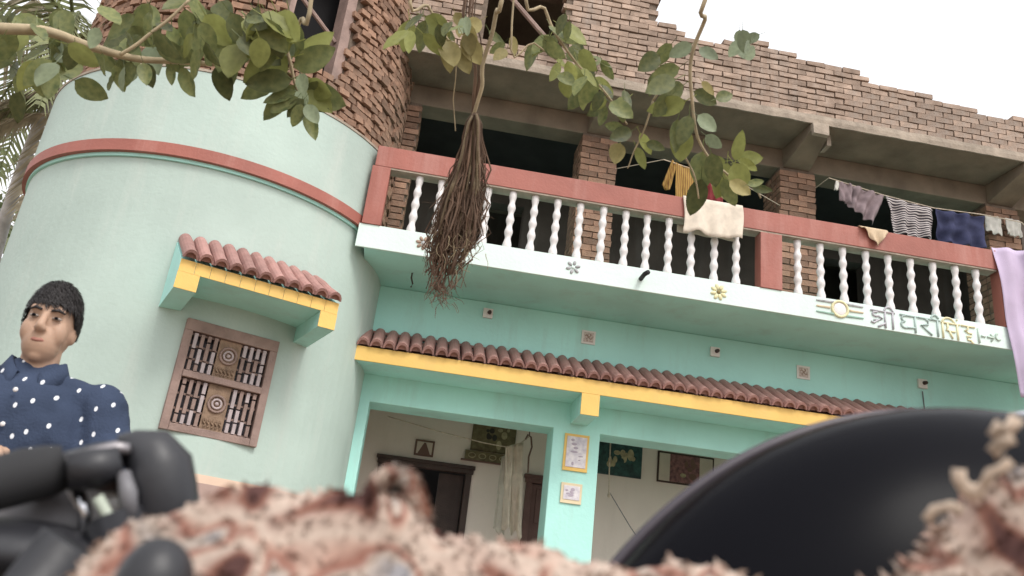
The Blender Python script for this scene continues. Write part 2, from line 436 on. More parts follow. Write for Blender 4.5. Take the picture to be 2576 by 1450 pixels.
obj('brickwork', stuffb, BRICK, drum, kind='stuff')
# frame in the drum opening
fr = MB()
a0, a1 = tp(1.50, 19.6, 0), tp(1.50, 39.6, 0)
def vpost(P, w, d, z0, z1, ang):
    M = Matrix.Translation((P.x, P.y, 0)) @ zrot(math.radians(ang)); return (( -w / 2, -d / 2, z0), (w / 2, d / 2, z1), M)
q = vpost(a1, .10, .16, 5.27, 6.75, 40); fr = MB(); fr.box(q[0], q[1], q[2]); df = obj('drum_window', fr, WOOD, house, label='raw timber window frame in the brick drum')
q = vpost(a0, .06, .12, 5.27, 6.75, 19); fr = MB(); fr.box(q[0], q[1], q[2]); obj('post', fr, WOOD, df)
fr = MB(); fr.tube([a0 + Vector((.02, -.03, 6.02)), a1 + Vector((-.03, -.05, 5.70))], .022, 6); obj('stick', fr, WOOD, df)
fr = MB(); fr.lathe([(1.2, 4.71), (1.2, 7.6)], 24, Matrix.Translation(TC)); ic = obj('drum_dark', fr, BLACKV, house)  # black cylinder standing for the unlit inside of the drum

# tower window
PW = math.radians(25.8)
def wf(ang, r):                                   # local frame: x along the wall, y inward, z up
    return Matrix.Translation(TC) @ zrot(ang) @ Matrix.Translation((0, -r, 0))
MW = wf(PW, 1.665)
z0, z1, hw = 1.83, 2.68, 0.362
b = MB(); b.box((-hw, -.02, z1 - .09), (hw, .05, z1), MW); win = obj('window', b, WOOD, house, bevel=0.004, label='brown carved wooden lattice window in the round tower')
for s in (-1, 1):
    b = MB(); b.box((s * (hw - .03) - .03, -.02, z0), (s * (hw - .03) + .03, .05, z1 - .0905), MW); obj('frame', b, WOOD, win, bevel=0.004)
b = MB(); b.box((-hw + .061, -.02, z0), (hw - .061, .05, z0 + .055), MW); obj('frame', b, WOOD, win, bevel=0.004)
b = MB(); b.box((-hw + .061, -.03, 2.235), (hw - .061, .05, 2.285), MW); obj('middle_rail', b, WOOD, win, bevel=0.004)
b = MB(); b.box((-hw + .062, .10, z0), (hw - .062, .11, z1 - .09), MW); obj('pane', b, mat('window_dark', (0.05, 0.048, 0.055), 0.5, 0.3, 12, col2=(0.12, 0.11, 0.13)), win)
b = MB(); b.prism([(-.31, 2.60), (.44, 2.60), (.42, 2.70), (-.29, 2.70)], -.001, .001, MW)
random.seed(11)
for (za, zb_) in ((z0 + .058, 2.232), (2.288, z1 - .093)):
    h = zb_ - za
    for side in (-1, 1):
        for kcol in range(4):
            xc = side * (0.115 + kcol * 0.051)
            cuts = sorted([0.0, 1.0] + [random.uniform(.2, .45), random.uniform(.55, .85)])
            for a_, b_ in zip(cuts[:-1], cuts[1:]):
                bb = MB(); bb.box((xc - .013, -.004, za + a_ * h + .006), (xc + .013, .022, za + b_ * h - .006), MW)
                obj('lattice_bar', bb, WOODPALE if random.random() < .6 else WOOD, win)
        for zz in (za + h * .02, za + h * .33, za + h * .66, za + h * .97):
            bb = MB(); bb.box((side * .19 - .105, .024, zz - .008), (side * .19 + .105, .036, zz + .008), MW); obj('lattice_rail', bb, WOOD, win)
    cz = (za + zb_) / 2
    bb = MB(); bb.box((-.085, .01, za), (.085, .03, zb_), MW); obj('carved_panel', bb, WOODGOLD, win)
    for r_, t_ in ((.062, .010), (.034, .009)):
        pts = [MW @ Vector((r_ * math.cos(2 * PI * k / 20), .002, cz + .03 + r_ * math.sin(2 * PI * k / 20))) for k in range(21)]
        bb = MB(); bb.tube(pts, t_, 6, cap=False); obj('medallion', bb, WOODPALE if r_ < .05 else WOOD, win, smooth=True)
    for k in range(-2, 3):
        pts = [MW @ Vector((k * .03 + .012 * math.sin(q_ * 1.3), .0, za + .02 + q_ * .012)) for q_ in range(6)]
        bb = MB(); bb.tube(pts, .006, 5); obj('scroll', bb, WOODGOLD, win)
    bb = MB(); bb.ell(MW @ Vector((0, 0, cz + .03)), (.015, .015, .015), 8, 6); obj('boss', bb, WOODPALE, win)

# tower window hood (frame turned 23.4 degrees, face 2.183 from the axis)
PH = math.radians(23.4)
MH = Matrix.Translation(TC) @ zrot(PH)
YF = -2.183
def arc_y(u, r=1.676): return -math.sqrt(r * r - u * u)
ul, ur = -.506, .689
hd = MB()
sh = MB()
N = 24
top, bot = [], []
us_h = frange(ul, ur, N)
front = [Vector((u, YF + .004, 2.856)) for u in us_h]; back = [Vector((u, arc_y(u), 2.856)) for u in us_h]
frontt = [Vector((u, YF + .004, 2.945)) for u in us_h]; backt = [Vector((u, arc_y(u), 3.27)) for u in us_h]
sh.grid([[MH @ p for p in r_] for r_ in (back, front, frontt, backt)])
sh.add([MH @ p for p in (back[0], front[0], frontt[0], backt[0], back[-1], front[-1], frontt[-1], backt[-1])], [(3, 2, 1, 0), (4, 5, 6, 7)])
hood = obj('window_hood', sh, MINT, house, label='small tiled hood over the tower window')
for (ua, ub) in ((ul, ul + .153), (ur - .131, ur)):
    lg = MB()
    ff = [(ua, YF + .004), (ub, YF + .004), (ub, arc_y(ub)), (ua, arc_y(ua))]
    lg.add([MH @ Vector((x, y, 2.728)) for x, y in ff] + [MH @ Vector((x, y, 2.855)) for x, y in ff],
           ((3, 2, 1, 0), (4, 5, 6, 7), (0, 1, 5, 4), (1, 2, 6, 5), (2, 3, 7, 6), (3, 0, 4, 7)))
    obj('cheek', lg, MINT, hood)
    lg = MB(); lg.box((ua - .001, YF - .004, 2.73), (ub + .001, YF + .003, 2.8555), MH); obj('cheek_face', lg, YELLOW, hood)
nt_ = 11; wt = (ur - ul) / nt_
for k in range(nt_):
    lg = MB(); lg.box((ul + k * wt + .0015, YF - .005, 2.856), (ul + (k + 1) * wt - .0015, YF + .003, 2.948), MH); obj('fascia_board', lg, YELLOW, hood)
def tile_mb(w, p_front, p_back, axis_x):
    """half round tile with a mouth, from p_front up to p_back; axis_x = unit vector along the row"""
    m = MB(); n = 8; d = (p_back - p_front); L = d.normalized(); up = axis_x.cross(L).normalized()
    if up.z < 0: up = -up
    R0, R1 = w * 0.49, w * 0.36
    def ringpts(c, r, hgt): return [c + axis_x * (-r * math.cos(PI * k / n)) + up * (hgt * math.sin(PI * k / n)) for k in range(n + 1)]
    segs = 3; rows_ = []
    for s_ in range(segs + 1):
        c = p_front + d * (s_ / segs); k_ = 1.0 + (0.10 if s_ in (0, 2) else -0.02)
        rows_.append(ringpts(c, R0 * (1 if s_ % 2 == 0 else .95), R0 * 1.15 * k_))
    inner = ringpts(p_front + L * .001, R1, R1 * 1.15); deep = ringpts(p_front + L * .035, R1 * .9, R1 * 1.0)
    m.grid([deep, inner] + rows_)
    o_ = len(m.v); m.add(deep, [tuple(range(n + 1))])
    return m
for k in range(nt_):
    u = ul + (k + .5) * wt
    yb = arc_y(u) + .01
    m = tile_mb(wt, MH @ Vector((u, YF - .045, 2.950)), MH @ Vector((u, yb, 3.30)), (MH.to_3x3() @ Vector((1, 0, 0))))
    obj('roof_tile', m, TILE, hood, smooth=False)

# ------- long tiled awning over the veranda
aw = MB(); aw.box((-.597, 7.462, 2.853), (6.3, 7.918, 2.985)); awn = obj('awning', aw, MINT, house, label='long tiled awning over the veranda openings')
aw = MB(); aw.box((-.60, 7.446, 2.852), (6.31, 7.461, 2.988)); obj('awning_fascia', aw, YELLOW, awn, bevel=0.003)
for xa, xb in ((1.525, 1.695), (3.84, 4.01)):
    b = MB(); b.box((xa, 7.462, 2.652), (xb, 7.918, 2.852)); obj('awning_bracket', b, MINT, awn)
    b = MB(); b.box((xa - .001, 7.446, 2.65), (xb + .001, 7.461, 2.851)); obj('bracket_face', b, YELLOW, awn)
b = MB(); b.prism([(7.47, 2.986), (7.9, 2.986), (7.9, 3.235)], -.59, 6.30)
b.v = [(y, x, z) for x, y, z in b.v]; b.f = [tuple(reversed(q_)) for q_ in b.f]
obj('tile_bed', b, TILE, awn)
wt = 0.12; k = 0; TILES = []
for s_ in range(3):
    random.seed(60 + s_); m = tile_mb(wt * .98, Vector((0, 7.415, 2.992)), Vector((0, 7.915, 3.262)), Vector((1, 0, 0)))
    m.v = [tuple(Vector(p) + Vector(noise.noise_vector(Vector(p) * 9 + Vector((s_ * 7, 0, 0)))) * .005) for p in m.v]
    TILES.append(me_from('roof_tile', m.v, m.f, TILE))
x = -.54
while x < 6.28:
    inst('roof_tile', random.choice(TILES), awn, Matrix.Translation((x + random.uniform(-.004, .004), random.uniform(-.012, .006), random.uniform(-.005, .004))) @ Matrix.Translation((0, 7.6, 3.1)) @ Matrix.Rotation(random.uniform(-.05, .05), 4, 'Y') @ zrot(random.uniform(-.02, .02)) @ Matrix.Translation((0, -7.6, -3.1))); x += wt
b = MB(); b.box((-.60, 7.885, 3.255), (6.31, 7.919, 3.285)); obj('awning_flashing', b, TILE, awn, bevel=0.008)

# ------- balcony rail
def part_box(name, a, b_, m, par=house, bev=0.004, **k):
    q_ = MB(); q_.box(a, b_); return obj(name, q_, m, par, bevel=bev, **k)
rail = part_box('balcony_rail', (-.70, 6.985, 4.60), (5.72, 7.13, 4.812), PINK, label='red oxide painted beam along the top of the balcony')
part_box('rail_soffit', (-.55, 6.992, 4.583), (5.53, 7.125, 4.599), RAWLIGHT, rail, 0.0)
part_box('rail_post', (-.72, 6.987, 4.001), (-.55, 7.128, 4.599), PINK)
part_box('rail_post', (3.06, 6.987, 4.001), (3.278, 7.128, 4.582), PINK)
part_box('rail_post', (5.56, 6.987, 4.001), (5.71, 7.128, 4.599), PINK)
prof = []
for i in range(49):
    t = i / 48; z = t * .585
    if t < .07: r = .042
    elif t > .93: r = .036
    else: r = .0345 + .0065 * math.cos((t - .07) / .86 * 2 * PI * 4) * (1 if t < .8 else .8) - 0.004 * t
    prof.append((r, z))
m = MB(); m.lathe(prof, 14); BAL = me_from('baluster', m.v, m.f, WHITE, True)
xs_b = [-.275 + i * .2222 for i in range(15)] + [3.468 + i * .235 for i in range(9)]
for i, x in enumerate(xs_b):
    inst('baluster', BAL, house, Matrix.Translation((x + random.uniform(-.008, .008), 7.05 + random.uniform(-.004, .004), 4.0)) @ zrot(random.uniform(0, 3)) @ Matrix.Rotation(random.uniform(-.012, .012), 4, 'Y'))

# ------- ornaments on the fascia (raised plaster)
def flower(px, py, petals, m, mc, lab, r=.066):
    c = on_y(px, py, 6.998); fm = MB(); fm.ell(c, (r * .26, .012, r * .26), 12, 8); f_ = obj('flower_ornament', fm, mc, house, True, label=lab)
    for k in range(petals):
        a = 2 * PI * k / petals + .3; cc = c + Vector((math.cos(a), 0, math.sin(a))) * r * .68
        pm = MB(); pm.ell(cc, (r * .40, .012, r * .24), 12, 8, Matrix.Rotation(-a, 3, 'Y')); obj('petal', pm, m, f_, True)
FGREY = mat('grey_raised_paint', (0.42, 0.42, 0.43), 0.8, 0.3, 30); FBROWN = mat('brown_raised_paint', (0.36, 0.26, 0.20), 0.8, 0.3, 30)
FYEL = mat('pale_yellow_raised_paint', (0.72, 0.68, 0.42), 0.8, 0.15, 30); FDARK = mat('olive_raised_paint', (0.25, 0.2, 0.08), 0.8)
flower(1065, 612, 7, FBROWN, FGREY, 'brownish flower relief at the left end of the fascia')
flower(1442, 673, 6, FGREY, WALLW, 'grey flower relief on the fascia')
flower(1808, 735, 8, FYEL, FDARK, 'pale yellow flower relief on the fascia', .078)
SAFF = mat('saffron_raised_paint', (0.68, 0.56, 0.40), 0.8, 0.1, 20); GRN = mat('green_raised_paint', (0.34, 0.50, 0.42), 0.8, 0.1, 20)
c = on_y(2113, 778, 6.996)
em = MB(); em.tube([c + Vector((.078 * math.cos(2 * PI * k / 28), 0, .078 * math.sin(2 * PI * k / 28))) for k in range(29)], .014, 8, False)
emo = obj('emblem', em, FYEL, house, True, label='round emblem with three coloured wing bars')
em = MB(); em.ell(c, (.066, .008, .066), 20, 8); obj('disc', em, WHITE, emo, True)
for s_ in (-1, 1):
    for dz, m_ in ((.06, FGREY), (.0, SAFF), (-.06, GRN)):
        em = MB(); x0_ = c.x + s_ * (.10 if dz == 0 else .06); x1_ = c.x + s_ * .235
        em.tube([(x0_, 6.998, c.z + dz), (x1_, 6.998, c.z + dz * .95)], [.013, .009], 6); obj('wing_bar', em, m_, emo)

# lettering, drawn stroke by stroke (Devanagari)
def arc(cx_, cz_, rx, rz, a0_, a1_, n=10):
    return [(cx_ + rx * math.cos(math.radians(a0_ + (a1_ - a0_) * i / n)), cz_ + rz * math.sin(math.radians(a0_ + (a1_ - a0_) * i / n))) for i in range(n + 1)]
GLY = {
 'shri': [[(.0, 1), (1.05, 1)], [(.62, 1), (.62, 0)], [(.95, 1), (.95, 0)], arc(.78, 1.0, .19, .32, 10, 175), arc(.22, .78, .14, .13, 60, 330), [(.33, .70), (.5, .55), (.33, .42), (.12, .40)], [(.28, .42), (.12, .22), (.0, .3)], [(.62, .30), (.30, .02)]],
 'gha': [[(.0, 1), (1.0, 1)], [(.88, 1), (.88, 0)], arc(.30, .80, .20, .17, 90, 270, 8), arc(.30, .42, .24, .20, 90, 290, 9), [(.38, .24), (.88, .30)], [(.30, 1), (.30, .97)]],
 'ra': [[(.0, 1), (.85, 1)], [(.42, 1), (.62, .86), (.58, .62), (.18, .52), (.42, .36), (.80, .02)]],
 'aa': [[(.0, 1), (.42, 1)], [(.25, 1), (.25, 0)]],
 'ri': [[(.0, 1), (.5, 1)], [(.35, 1), (.35, 0)], arc(.22, 1.0, .22, .30, 20, 180)],
 'sin': [[(.0, 1), (1.3, 1)], [(.10, 1), (.10, 0)], arc(.52, 1.0, .42, .34, 5, 180), [(.45, 1), (.45, .7), (.35, .55), (.55, .5), (.95, .5)], [(.55, .5), (.75, .05)], [(1.12, 1), (1.12, 0)], [(1.12, 1.28), (1.14, 1.30)]],
 'ha': [[(.0, 1), (.95, 1)], [(.45, 1), (.45, .82), (.25, .70), (.45, .58), (.70, .55), (.62, .36), (.35, .34), (.40, .14), (.62, .10)], [(.62, .10), (.75, -.08)]],
 'one': [[(.2, 1), (.2, 0)], [(.4, .5), (.75, .5)]],
 'arrow': [[(.0, .5), (.5, .5)], [(.3, .75), (.55, .5), (.3, .25)], arc(.9, .62, .2, .22, 100, 330, 8)],
}
def word(seq, px, py, width, height, m, lab):
    p = on_y(px, py, 6.995); tot = {'shri': 1.15, 'gha': 1.05, 'ra': .8, 'aa': .45, 'ri': .55, 'sin': 1.4, 'ha': 1.0, 'one': .9, 'arrow': 1.3}
    s_ = width / sum(tot[q_] for q_ in seq); x_ = 0; root_ = None
    for gname in seq:
        mbx = MB()
        for st in GLY[gname]:
            mbx.tube([(p.x + (x_ + a_) * s_, 6.996, p.z + b_ * height) for a_, b_ in st], .0105, 6)
        o_ = obj('letter', mbx, m, house, True); o_['label'] = lab; x_ += tot[gname]
TEAL = mat('teal_letter_paint', (0.42, 0.52, 0.49), 0.8); GREYL = mat('grey_letter_paint', (0.48, 0.47, 0.50), 0.8); PY = mat('faded_yellow_letter', (0.75, 0.70, 0.46), 0.8); PG = mat('faded_green_letter', (0.52, 0.62, 0.55), 0.8)
word(['shri'], 2192, 820, .27, .165, GREYL, 'grey Devanagari letter')
word(['gha', 'ra', 'ri'], 2266, 832, .42, .165, TEAL, 'teal Devanagari letter')
word(['sin', 'ha'], 2370, 850, .36, .16, PY, 'faded yellow Devanagari letter')
word(['one', 'arrow'], 2458, 862, .28, .15, PG, 'faded green mark')
# spout and hook
c = on_y(1612, 702, 7.0); b = MB(); b.tube([c, c + Vector((.0, -.12, .0)), c + Vector((.01, -.20, -.01))], .022, 10); obj('drain_spout', b, RUBBER, house, True)
c = on_y(1042, 660, 7.5); b = MB(); b.tube([(c.x, 7.45, 3.77), (c.x, 7.45, 3.72), (c.x + .02, 7.44, 3.66), (c.x + .01, 7.43, 3.62)], .008, 6); obj('ceiling_hook', b, DOORW, house)
# small tiles and fittings on the wall under the soffit
TP = mat('printed_tile', (0.72, 0.66, 0.60), 0.4, 0.3, 55, col2=(0.42, 0.30, 0.26)); TPL = mat('glazed_tile', (0.78, 0.74, 0.70), 0.4, 0.06, 20)
def sq(px, py, s_, m, nm, lab, th=.02):
    c_ = on_y(px, py, 7.92); b_ = MB(); b_.box((c_.x - s_, 7.92 - th, c_.z - s_), (c_.x + s_, 7.918, c_.z + s_)); return c_, obj(nm, b_, m, house, bevel=0.003, label=lab)
for px, py, lab in ((1480, 850, 'printed square tile, left one'), (2020, 938, 'printed square tile, right one')):
    c_, o_ = sq(px, py, .072, TPL, 'wall_tile', lab, .012)
    b = MB(); b.box((c_.x - .05, 7.902, c_.z - .05), (c_.x + .05, 7.907, c_.z + .05)); obj('print', b, TP, o_)
    RED = FBROWN
    for k in range(4):
        a = PI / 4 + k * PI / 2; d_ = Vector((math.cos(a), 0, math.sin(a))); b = MB(); b.tube([c_ + Vector((0, -.019, 0)), c_ + d_ * .032 + Vector((0, -.019, 0)), c_ + d_ * .032 + Vector((-d_.z, 0, d_.x)) * .02 + Vector((0, -.019, 0))], .005, 5); obj('print_stroke', b, RED, o_)
for px, py in ((1227, 790), (1797, 887), (2318, 967)):
    c_, o_ = sq(px, py, .050, TPL, 'lamp_socket', None, .03)
    b = MB(); b.tube([(c_.x + .014, 7.892, c_.z + .008), (c_.x + .014, 7.85, c_.z + .002)], [.022, .018], 10); obj('socket_mouth', b, DOORW, o_)
c_ = on_y(2318, 985, 7.915); b = MB(); b.tube([(c_.x + .01, 7.912, c_.z), (c_.x + .02, 7.912, 3.29)], .006, 5); obj('conduit', b, GREYP, house)
# picture tiles on the pillar
for (xa, xb, za, zb_, lab) in ((1.485, 1.728, 2.20, 2.555, 'tall picture tile in a yellow border on the pillar'), (1.492, 1.695, 1.895, 2.085, 'small square picture tile low on the pillar')):
    o_ = part_box('picture_tile', (xa, 7.905, za), (xb, 7.918, zb_), YELLOW if zb_ > 2.3 else mat('pale_ochre', (.72, .6, .4), .5), house, .002, label=lab)
    part_box('picture', (xa + .025, 7.900, za + .035), (xb - .022, 7.9045, zb_ - .025), mat('pale_print', (.74, .70, .70), .4, .2, 25, col2=(.50, .46, .52)), o_, .001)
    for k in range(7):
        cx_, cz_ = (xa + xb) / 2 + random.uniform(-.05, .05), za + .07 + (zb_ - za - .13) * k / 6
        b = MB(); b.ell((cx_, 7.8995, cz_), (random.uniform(.012, .04), .002, random.uniform(.006, .018)), 10, 6); obj('print_mark', b, mat('print_grey', (.42, .36, .42), .5), o_)

# ------- second storey brick wall, top cut lower rightward to stand for white glare
def topz(x):
    if x < 2.0: return 7.7
    return 7.20 - (x - 2.0) * 0.088 + .16 * noise.noise((x * 1.7, 0.3, 0)) + .05 * noise.noise((x * 6, 0, 0))
wx = frange(-.9, 7.0, 60)
wv = MB()
ok = [(x0_, x1_) for x0_, x1_ in zip(wx[:-1], wx[1:])]
hole2 = (0.12, 0.98, 6.52, 7.35)
w2 = slabwall([-.9, .12, .98, 2.0], [6.306, 6.52, 7.35, 7.66], [hole2], lambda u, v, d: Vector((u, d, v)), 7.395, 7.6)
BRICKW = mat('glare_paled_brick', (0.37, 0.275, 0.215), 0.95, 0.3, 9, 0.6, 60, rnd=0.25, stain=0.7, stain_col=(0.42, 0.38, 0.34))  # paler brick, whitening glare put into the colour
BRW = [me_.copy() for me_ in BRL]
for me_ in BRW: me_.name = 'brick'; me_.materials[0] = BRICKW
uw = obj('upper_brick_wall', w2, MORTAR, house)
w3 = slabwall([2.001] + frange(2.1, 7.0, 20), [0, 1], [], lambda u, v, d: Vector((u, d, 6.306 + v * (topz(u) - .16 - 6.306))), 7.395, 7.6)
obj('glare_cut_core', w3, MORTAR, uw)
sb = MB(); nsing = 0
for k in range(20):
    z = 6.345 + .0735 * k; x = -.9 + (.11 if k % 2 else 0)
    while x < 6.95:
        if z + .03 < topz(x + .1) and not (hole2[0] - .06 < x + .1 < hole2[1] + .06 and hole2[2] < z < hole2[3]):
            M = Matrix.Translation((x + .105, 7.385 + random.uniform(-.008, .006) + .04, z)) @ zrot(random.uniform(-.02, .02))
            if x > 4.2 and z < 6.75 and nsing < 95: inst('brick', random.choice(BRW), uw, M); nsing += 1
            else: sb.box((-.103, -.05, -.029), (.103, .05, .029), M, j=0.005)
        x += .217
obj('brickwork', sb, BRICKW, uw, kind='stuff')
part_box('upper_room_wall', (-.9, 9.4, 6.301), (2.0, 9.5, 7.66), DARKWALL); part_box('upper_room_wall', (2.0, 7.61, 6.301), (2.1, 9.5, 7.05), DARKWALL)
part_box('upper_roof', (-.9, 7.38, 7.662), (2.1, 9.5, 7.76), RAW)
b = MB(); b.tube([(.3, 7.33, 7.15), (.95, 7.30, 6.45)], .028, 6); obj('prop_pole', b, WOOD, house)
#PART2#
# ================================================================== things on and in the house
def cloth(name, quad, m, lab, cat, group=None, nx=28, nz=22, folds=5, amp=.03, wave=.02, seed=1, gather=0.0, thick=.003, parent=None, sag=0.0):
    """hanging cloth; quad = TL, TR, BL, BR world points; folds run down, hem is uneven"""
    TL, TR, BL, BR = [Vector(p) for p in quad]; rnd = random.Random(seed); ph = rnd.uniform(0, 6)
    P = []
    for i in range(nx + 1):
        u = i / nx; col_ = []
        for j in range(nz + 1):
            v = j / nz
            p = TL.lerp(TR, u).lerp(BL.lerp(BR, u), v)
            p.z -= sag * math.sin(PI * u) * (1 - v)
            f_ = math.sin(u * folds * 2 * PI + ph + .8 * math.sin(v * 2)) * amp * (0.35 + .65 * v)
            f_ += noise.noise((u * 5 + seed * 3.1, v * 3, seed)) * amp * 1.2
            p.y += f_
            p.z += wave * v * noise.noise((u * 4.3 + seed, 7.7, seed * 1.3)) * 2
            p.x += gather * math.sin(v * PI) * (0.5 - u) * (TR - TL).length
            col_.append(p)
        P.append(col_)
    b_ = MB(); b_.grid(P); o_ = obj(name, b_, m, parent, True)
    s_ = o_.modifiers.new('thickness', 'SOLIDIFY'); s_.thickness = thick
    if cat: tag(o_, lab, cat, group)
    elif lab: o_['label'] = lab
    return o_
def fabric(name, col, var=.15, **k):
    return mat(name, col, .9, var, k.pop('scale', 14), .3, 160, spec=.15, trans=.12, **k)
def stripes(m, c2, scale, axis=2, distort=1.2, lo=.45, hi=.6):
    n = m.node_tree.nodes; l = m.node_tree.links; b_ = n['Principled BSDF']
    tc = n.new('ShaderNodeTexCoord'); wv_ = n.new('ShaderNodeTexWave'); wv_.wave_type = 'BANDS'; wv_.bands_direction = 'XYZ'[axis]
    wv_.inputs['Scale'].default_value = scale; wv_.inputs['Distortion'].default_value = distort; wv_.inputs['Detail'].default_value = 1
    l.new(tc.outputs['Object'], wv_.inputs[0])
    mr = n.new('ShaderNodeMapRange'); mr.inputs['From Min'].default_value = lo; mr.inputs['From Max'].default_value = hi; l.new(wv_.outputs[1], mr.inputs[0])
    mx = n.new('ShaderNodeMix'); mx.data_type = 'RGBA'; l.new(mr.outputs[0], mx.inputs[0])
    src = b_.inputs['Base Color'].links[0].from_socket
    l.new(src, mx.inputs[6]); mx.inputs[7].default_value = (*c2, 1); l.new(mx.outputs[2], b_.inputs['Base Color'])
    return m
def dots(m, c2, scale, size):
    n = m.node_tree.nodes; l = m.node_tree.links; b_ = n['Principled BSDF']
    tc = n.new('ShaderNodeTexCoord'); mp = n.new('ShaderNodeMapping'); mp.inputs['Scale'].default_value = (1, .05, .62); mp.inputs['Rotation'].default_value = (0, .35, 0)
    vo = n.new('ShaderNodeTexVoronoi'); vo.voronoi_dimensions = '2D'; vo.inputs['Scale'].default_value = scale; vo.inputs['Randomness'].default_value = .5
    sx = n.new('ShaderNodeSeparateXYZ'); cx = n.new('ShaderNodeCombineXYZ')
    l.new(tc.outputs['Object'], mp.inputs[0]); l.new(mp.outputs[0], sx.inputs[0]); l.new(sx.outputs[0], cx.inputs[0]); l.new(sx.outputs[2], cx.inputs[1]); l.new(cx.outputs[0], vo.inputs[0])
    lt = n.new('ShaderNodeMath'); lt.operation = 'LESS_THAN'; lt.inputs[1].default_value = size; l.new(vo.outputs['Distance'], lt.inputs[0])
    mx = n.new('ShaderNodeMix'); mx.data_type = 'RGBA'; l.new(lt.outputs[0], mx.inputs[0])
    src = b_.inputs['Base Color'].links[0].from_socket
    l.new(src, mx.inputs[6]); mx.inputs[7].default_value = (*c2, 1); l.new(mx.outputs[2], b_.inputs['Base Color'])
    return m
O = on_y
MAUVE = fabric('mauve_cloth', (.27, .21, .22)); NAVY = fabric('navy_cloth', (.05, .055, .11), .4, scale=8); MUST = stripes(fabric('mustard_cloth', (.42, .27, .08)), (.24, .13, .05), 14, 0)
MAROON = fabric('maroon_cloth', (.22, .04, .045)); CRM = fabric('cream_cloth', (.74, .65, .54)); WHT = fabric('white_cloth', (.72, .70, .64)); LILAC = fabric('lilac_sheet', (.60, .50, .66), .12, scale=4)
STR = stripes(fabric('striped_cloth', (.055, .045, .055)), (.62, .57, .55), 10.5, 2, 2.2, .55, .68)
# washing line in the right bay
YL = 7.62
ll = MB(); pts = [O(2085, 448, YL), O(2225, 492, YL), O(2350, 524, YL), O(2470, 540, YL), O(2570, 560, YL)]
ll.tube([Vector((4.12, 7.925, 5.75))] + pts + [Vector((7.0, 8.0, 5.55))], .006, 6)
tag(obj('clothes_line', ll, ROPE), 'thin line carrying the washing across the right bay of the balcony', 'line')
g1 = 'washing hung on the balcony line'
c1 = cloth('mauve_shirt', (O(2135, 462, YL), O(2225, 494, YL), O(2130, 512, YL), O(2195, 566, YL)), MAUVE, 'mauve shirt hanging askew next to the striped cloth on the balcony line', 'shirt', g1, folds=3, amp=.035, seed=2)
cloth('sleeve', (O(2110, 456, YL), O(2142, 465, YL), O(2112, 505, YL), O(2140, 512, YL)), MAUVE, None, None, parent=c1, folds=1.5, amp=.02, seed=4, nx=10, nz=10)
cloth('striped_cloth', (O(2226, 494, YL), O(2350, 526, YL), O(2245, 588, YL), O(2345, 606, YL)), STR, 'dark cloth with white stripes in the middle of the balcony line', 'cloth', g1, folds=3.5, amp=.04, seed=5)
cloth('navy_cloth', (O(2352, 527, YL), O(2474, 546, YL), O(2352, 606, YL), O(2478, 628, YL)), NAVY, 'navy blue cloth hanging right of the striped one', 'cloth', g1, folds=3, amp=.04, seed=6)
cloth('pale_strip', (O(2103, 454, YL), O(2112, 457, YL), O(2098, 478, YL), O(2108, 480, YL)), WHT, 'small pale strip of cloth at the left end of the balcony line', 'cloth', g1, nx=6, nz=8, folds=1, amp=.01, seed=7)
YL2 = 7.82
cloth('white_cloth', (O(2478, 541, YL2), O(2518, 548, YL2), O(2482, 582, YL2), O(2524, 594, YL2)), WHT, 'wide white rag hanging against the right brick pillar', 'cloth', g1, nx=12, nz=12, folds=2, amp=.015, seed=8)
cloth('white_cloth', (O(2528, 548, YL2), O(2566, 556, YL2), O(2534, 590, YL2), O(2572, 598, YL2)), WHT, 'narrow white rag at the far right of the balcony line', 'cloth', g1, nx=12, nz=12, folds=3, amp=.02, seed=9)
YM = 7.45
ll = MB(); ll.tube([(1.78, 7.93, 5.55), O(1670, 402, YM), O(1760, 432, YM), O(1880, 470, YM), (3.70, 7.93, 5.45)], .005, 6); tag(obj('clothes_line', ll, ROPE), 'thin line behind the leaves in the middle bay of the balcony', 'line')
m1 = cloth('mustard_shirt', (O(1700, 410, YM), O(1752, 428, YM), O(1698, 500, YM), O(1752, 512, YM)), MUST, 'mustard striped shirt hanging above the cream cloth', 'shirt', None, folds=2, amp=.012, seed=10)
cloth('sleeve', (O(1690, 403, YM), O(1704, 411, YM), O(1664, 470, YM), O(1686, 478, YM)), MUST, None, None, parent=m1, nx=10, nz=12, folds=1.5, amp=.02, seed=11)
cloth('maroon_cloth', (O(1762, 434, YM), O(1822, 452, YM), O(1770, 520, YM), O(1815, 530, YM)), MAROON, 'maroon cloth partly hidden behind the leaves', 'cloth', None, folds=3, amp=.02, seed=12)
# cloths laid over the rail
def over_rail(name, x0, x1, zf0, zf1, zb_, m, lab, seed, pointed=False):
    P = []; rnd = random.Random(seed); nx = 26
    for i in range(nx + 1):
        u = i / nx; x = x0 + (x1 - x0) * u
        zf = zf0 + (zf1 - zf0) * u + .045 * noise.noise((u * 4 + seed, 1.3, 0)) * 2
        if pointed: zf = 4.79 - (.17 * (1 - abs(2 * u - 1.15) ** 1.2 if abs(2 * u - 1.15) < 1 else 0))
        row = []
        for j in range(10):
            t = j / 9; z = zf + (4.816 - zf) * t
            row.append(Vector((x + .012 * math.sin(t * 4 + u * 5), 6.972 - (.022 * (1 - t)) * (1 + math.sin(u * 17 + seed + (1 - t))) - .004, z)))
        row += [Vector((x, 6.985, 4.826)), Vector((x, 7.13, 4.826))] + [Vector((x, 7.142 + .01 * math.sin(u * 15), 4.81 - .3 * k / 4 * zb_)) for k in range(5)]
        P.append(row)
    b_ = MB(); b_.grid(P); o_ = obj(name, b_, m, None, True); s_ = o_.modifiers.new('thickness', 'SOLIDIFY'); s_.thickness = .004
    return tag(o_, lab, 'cloth')
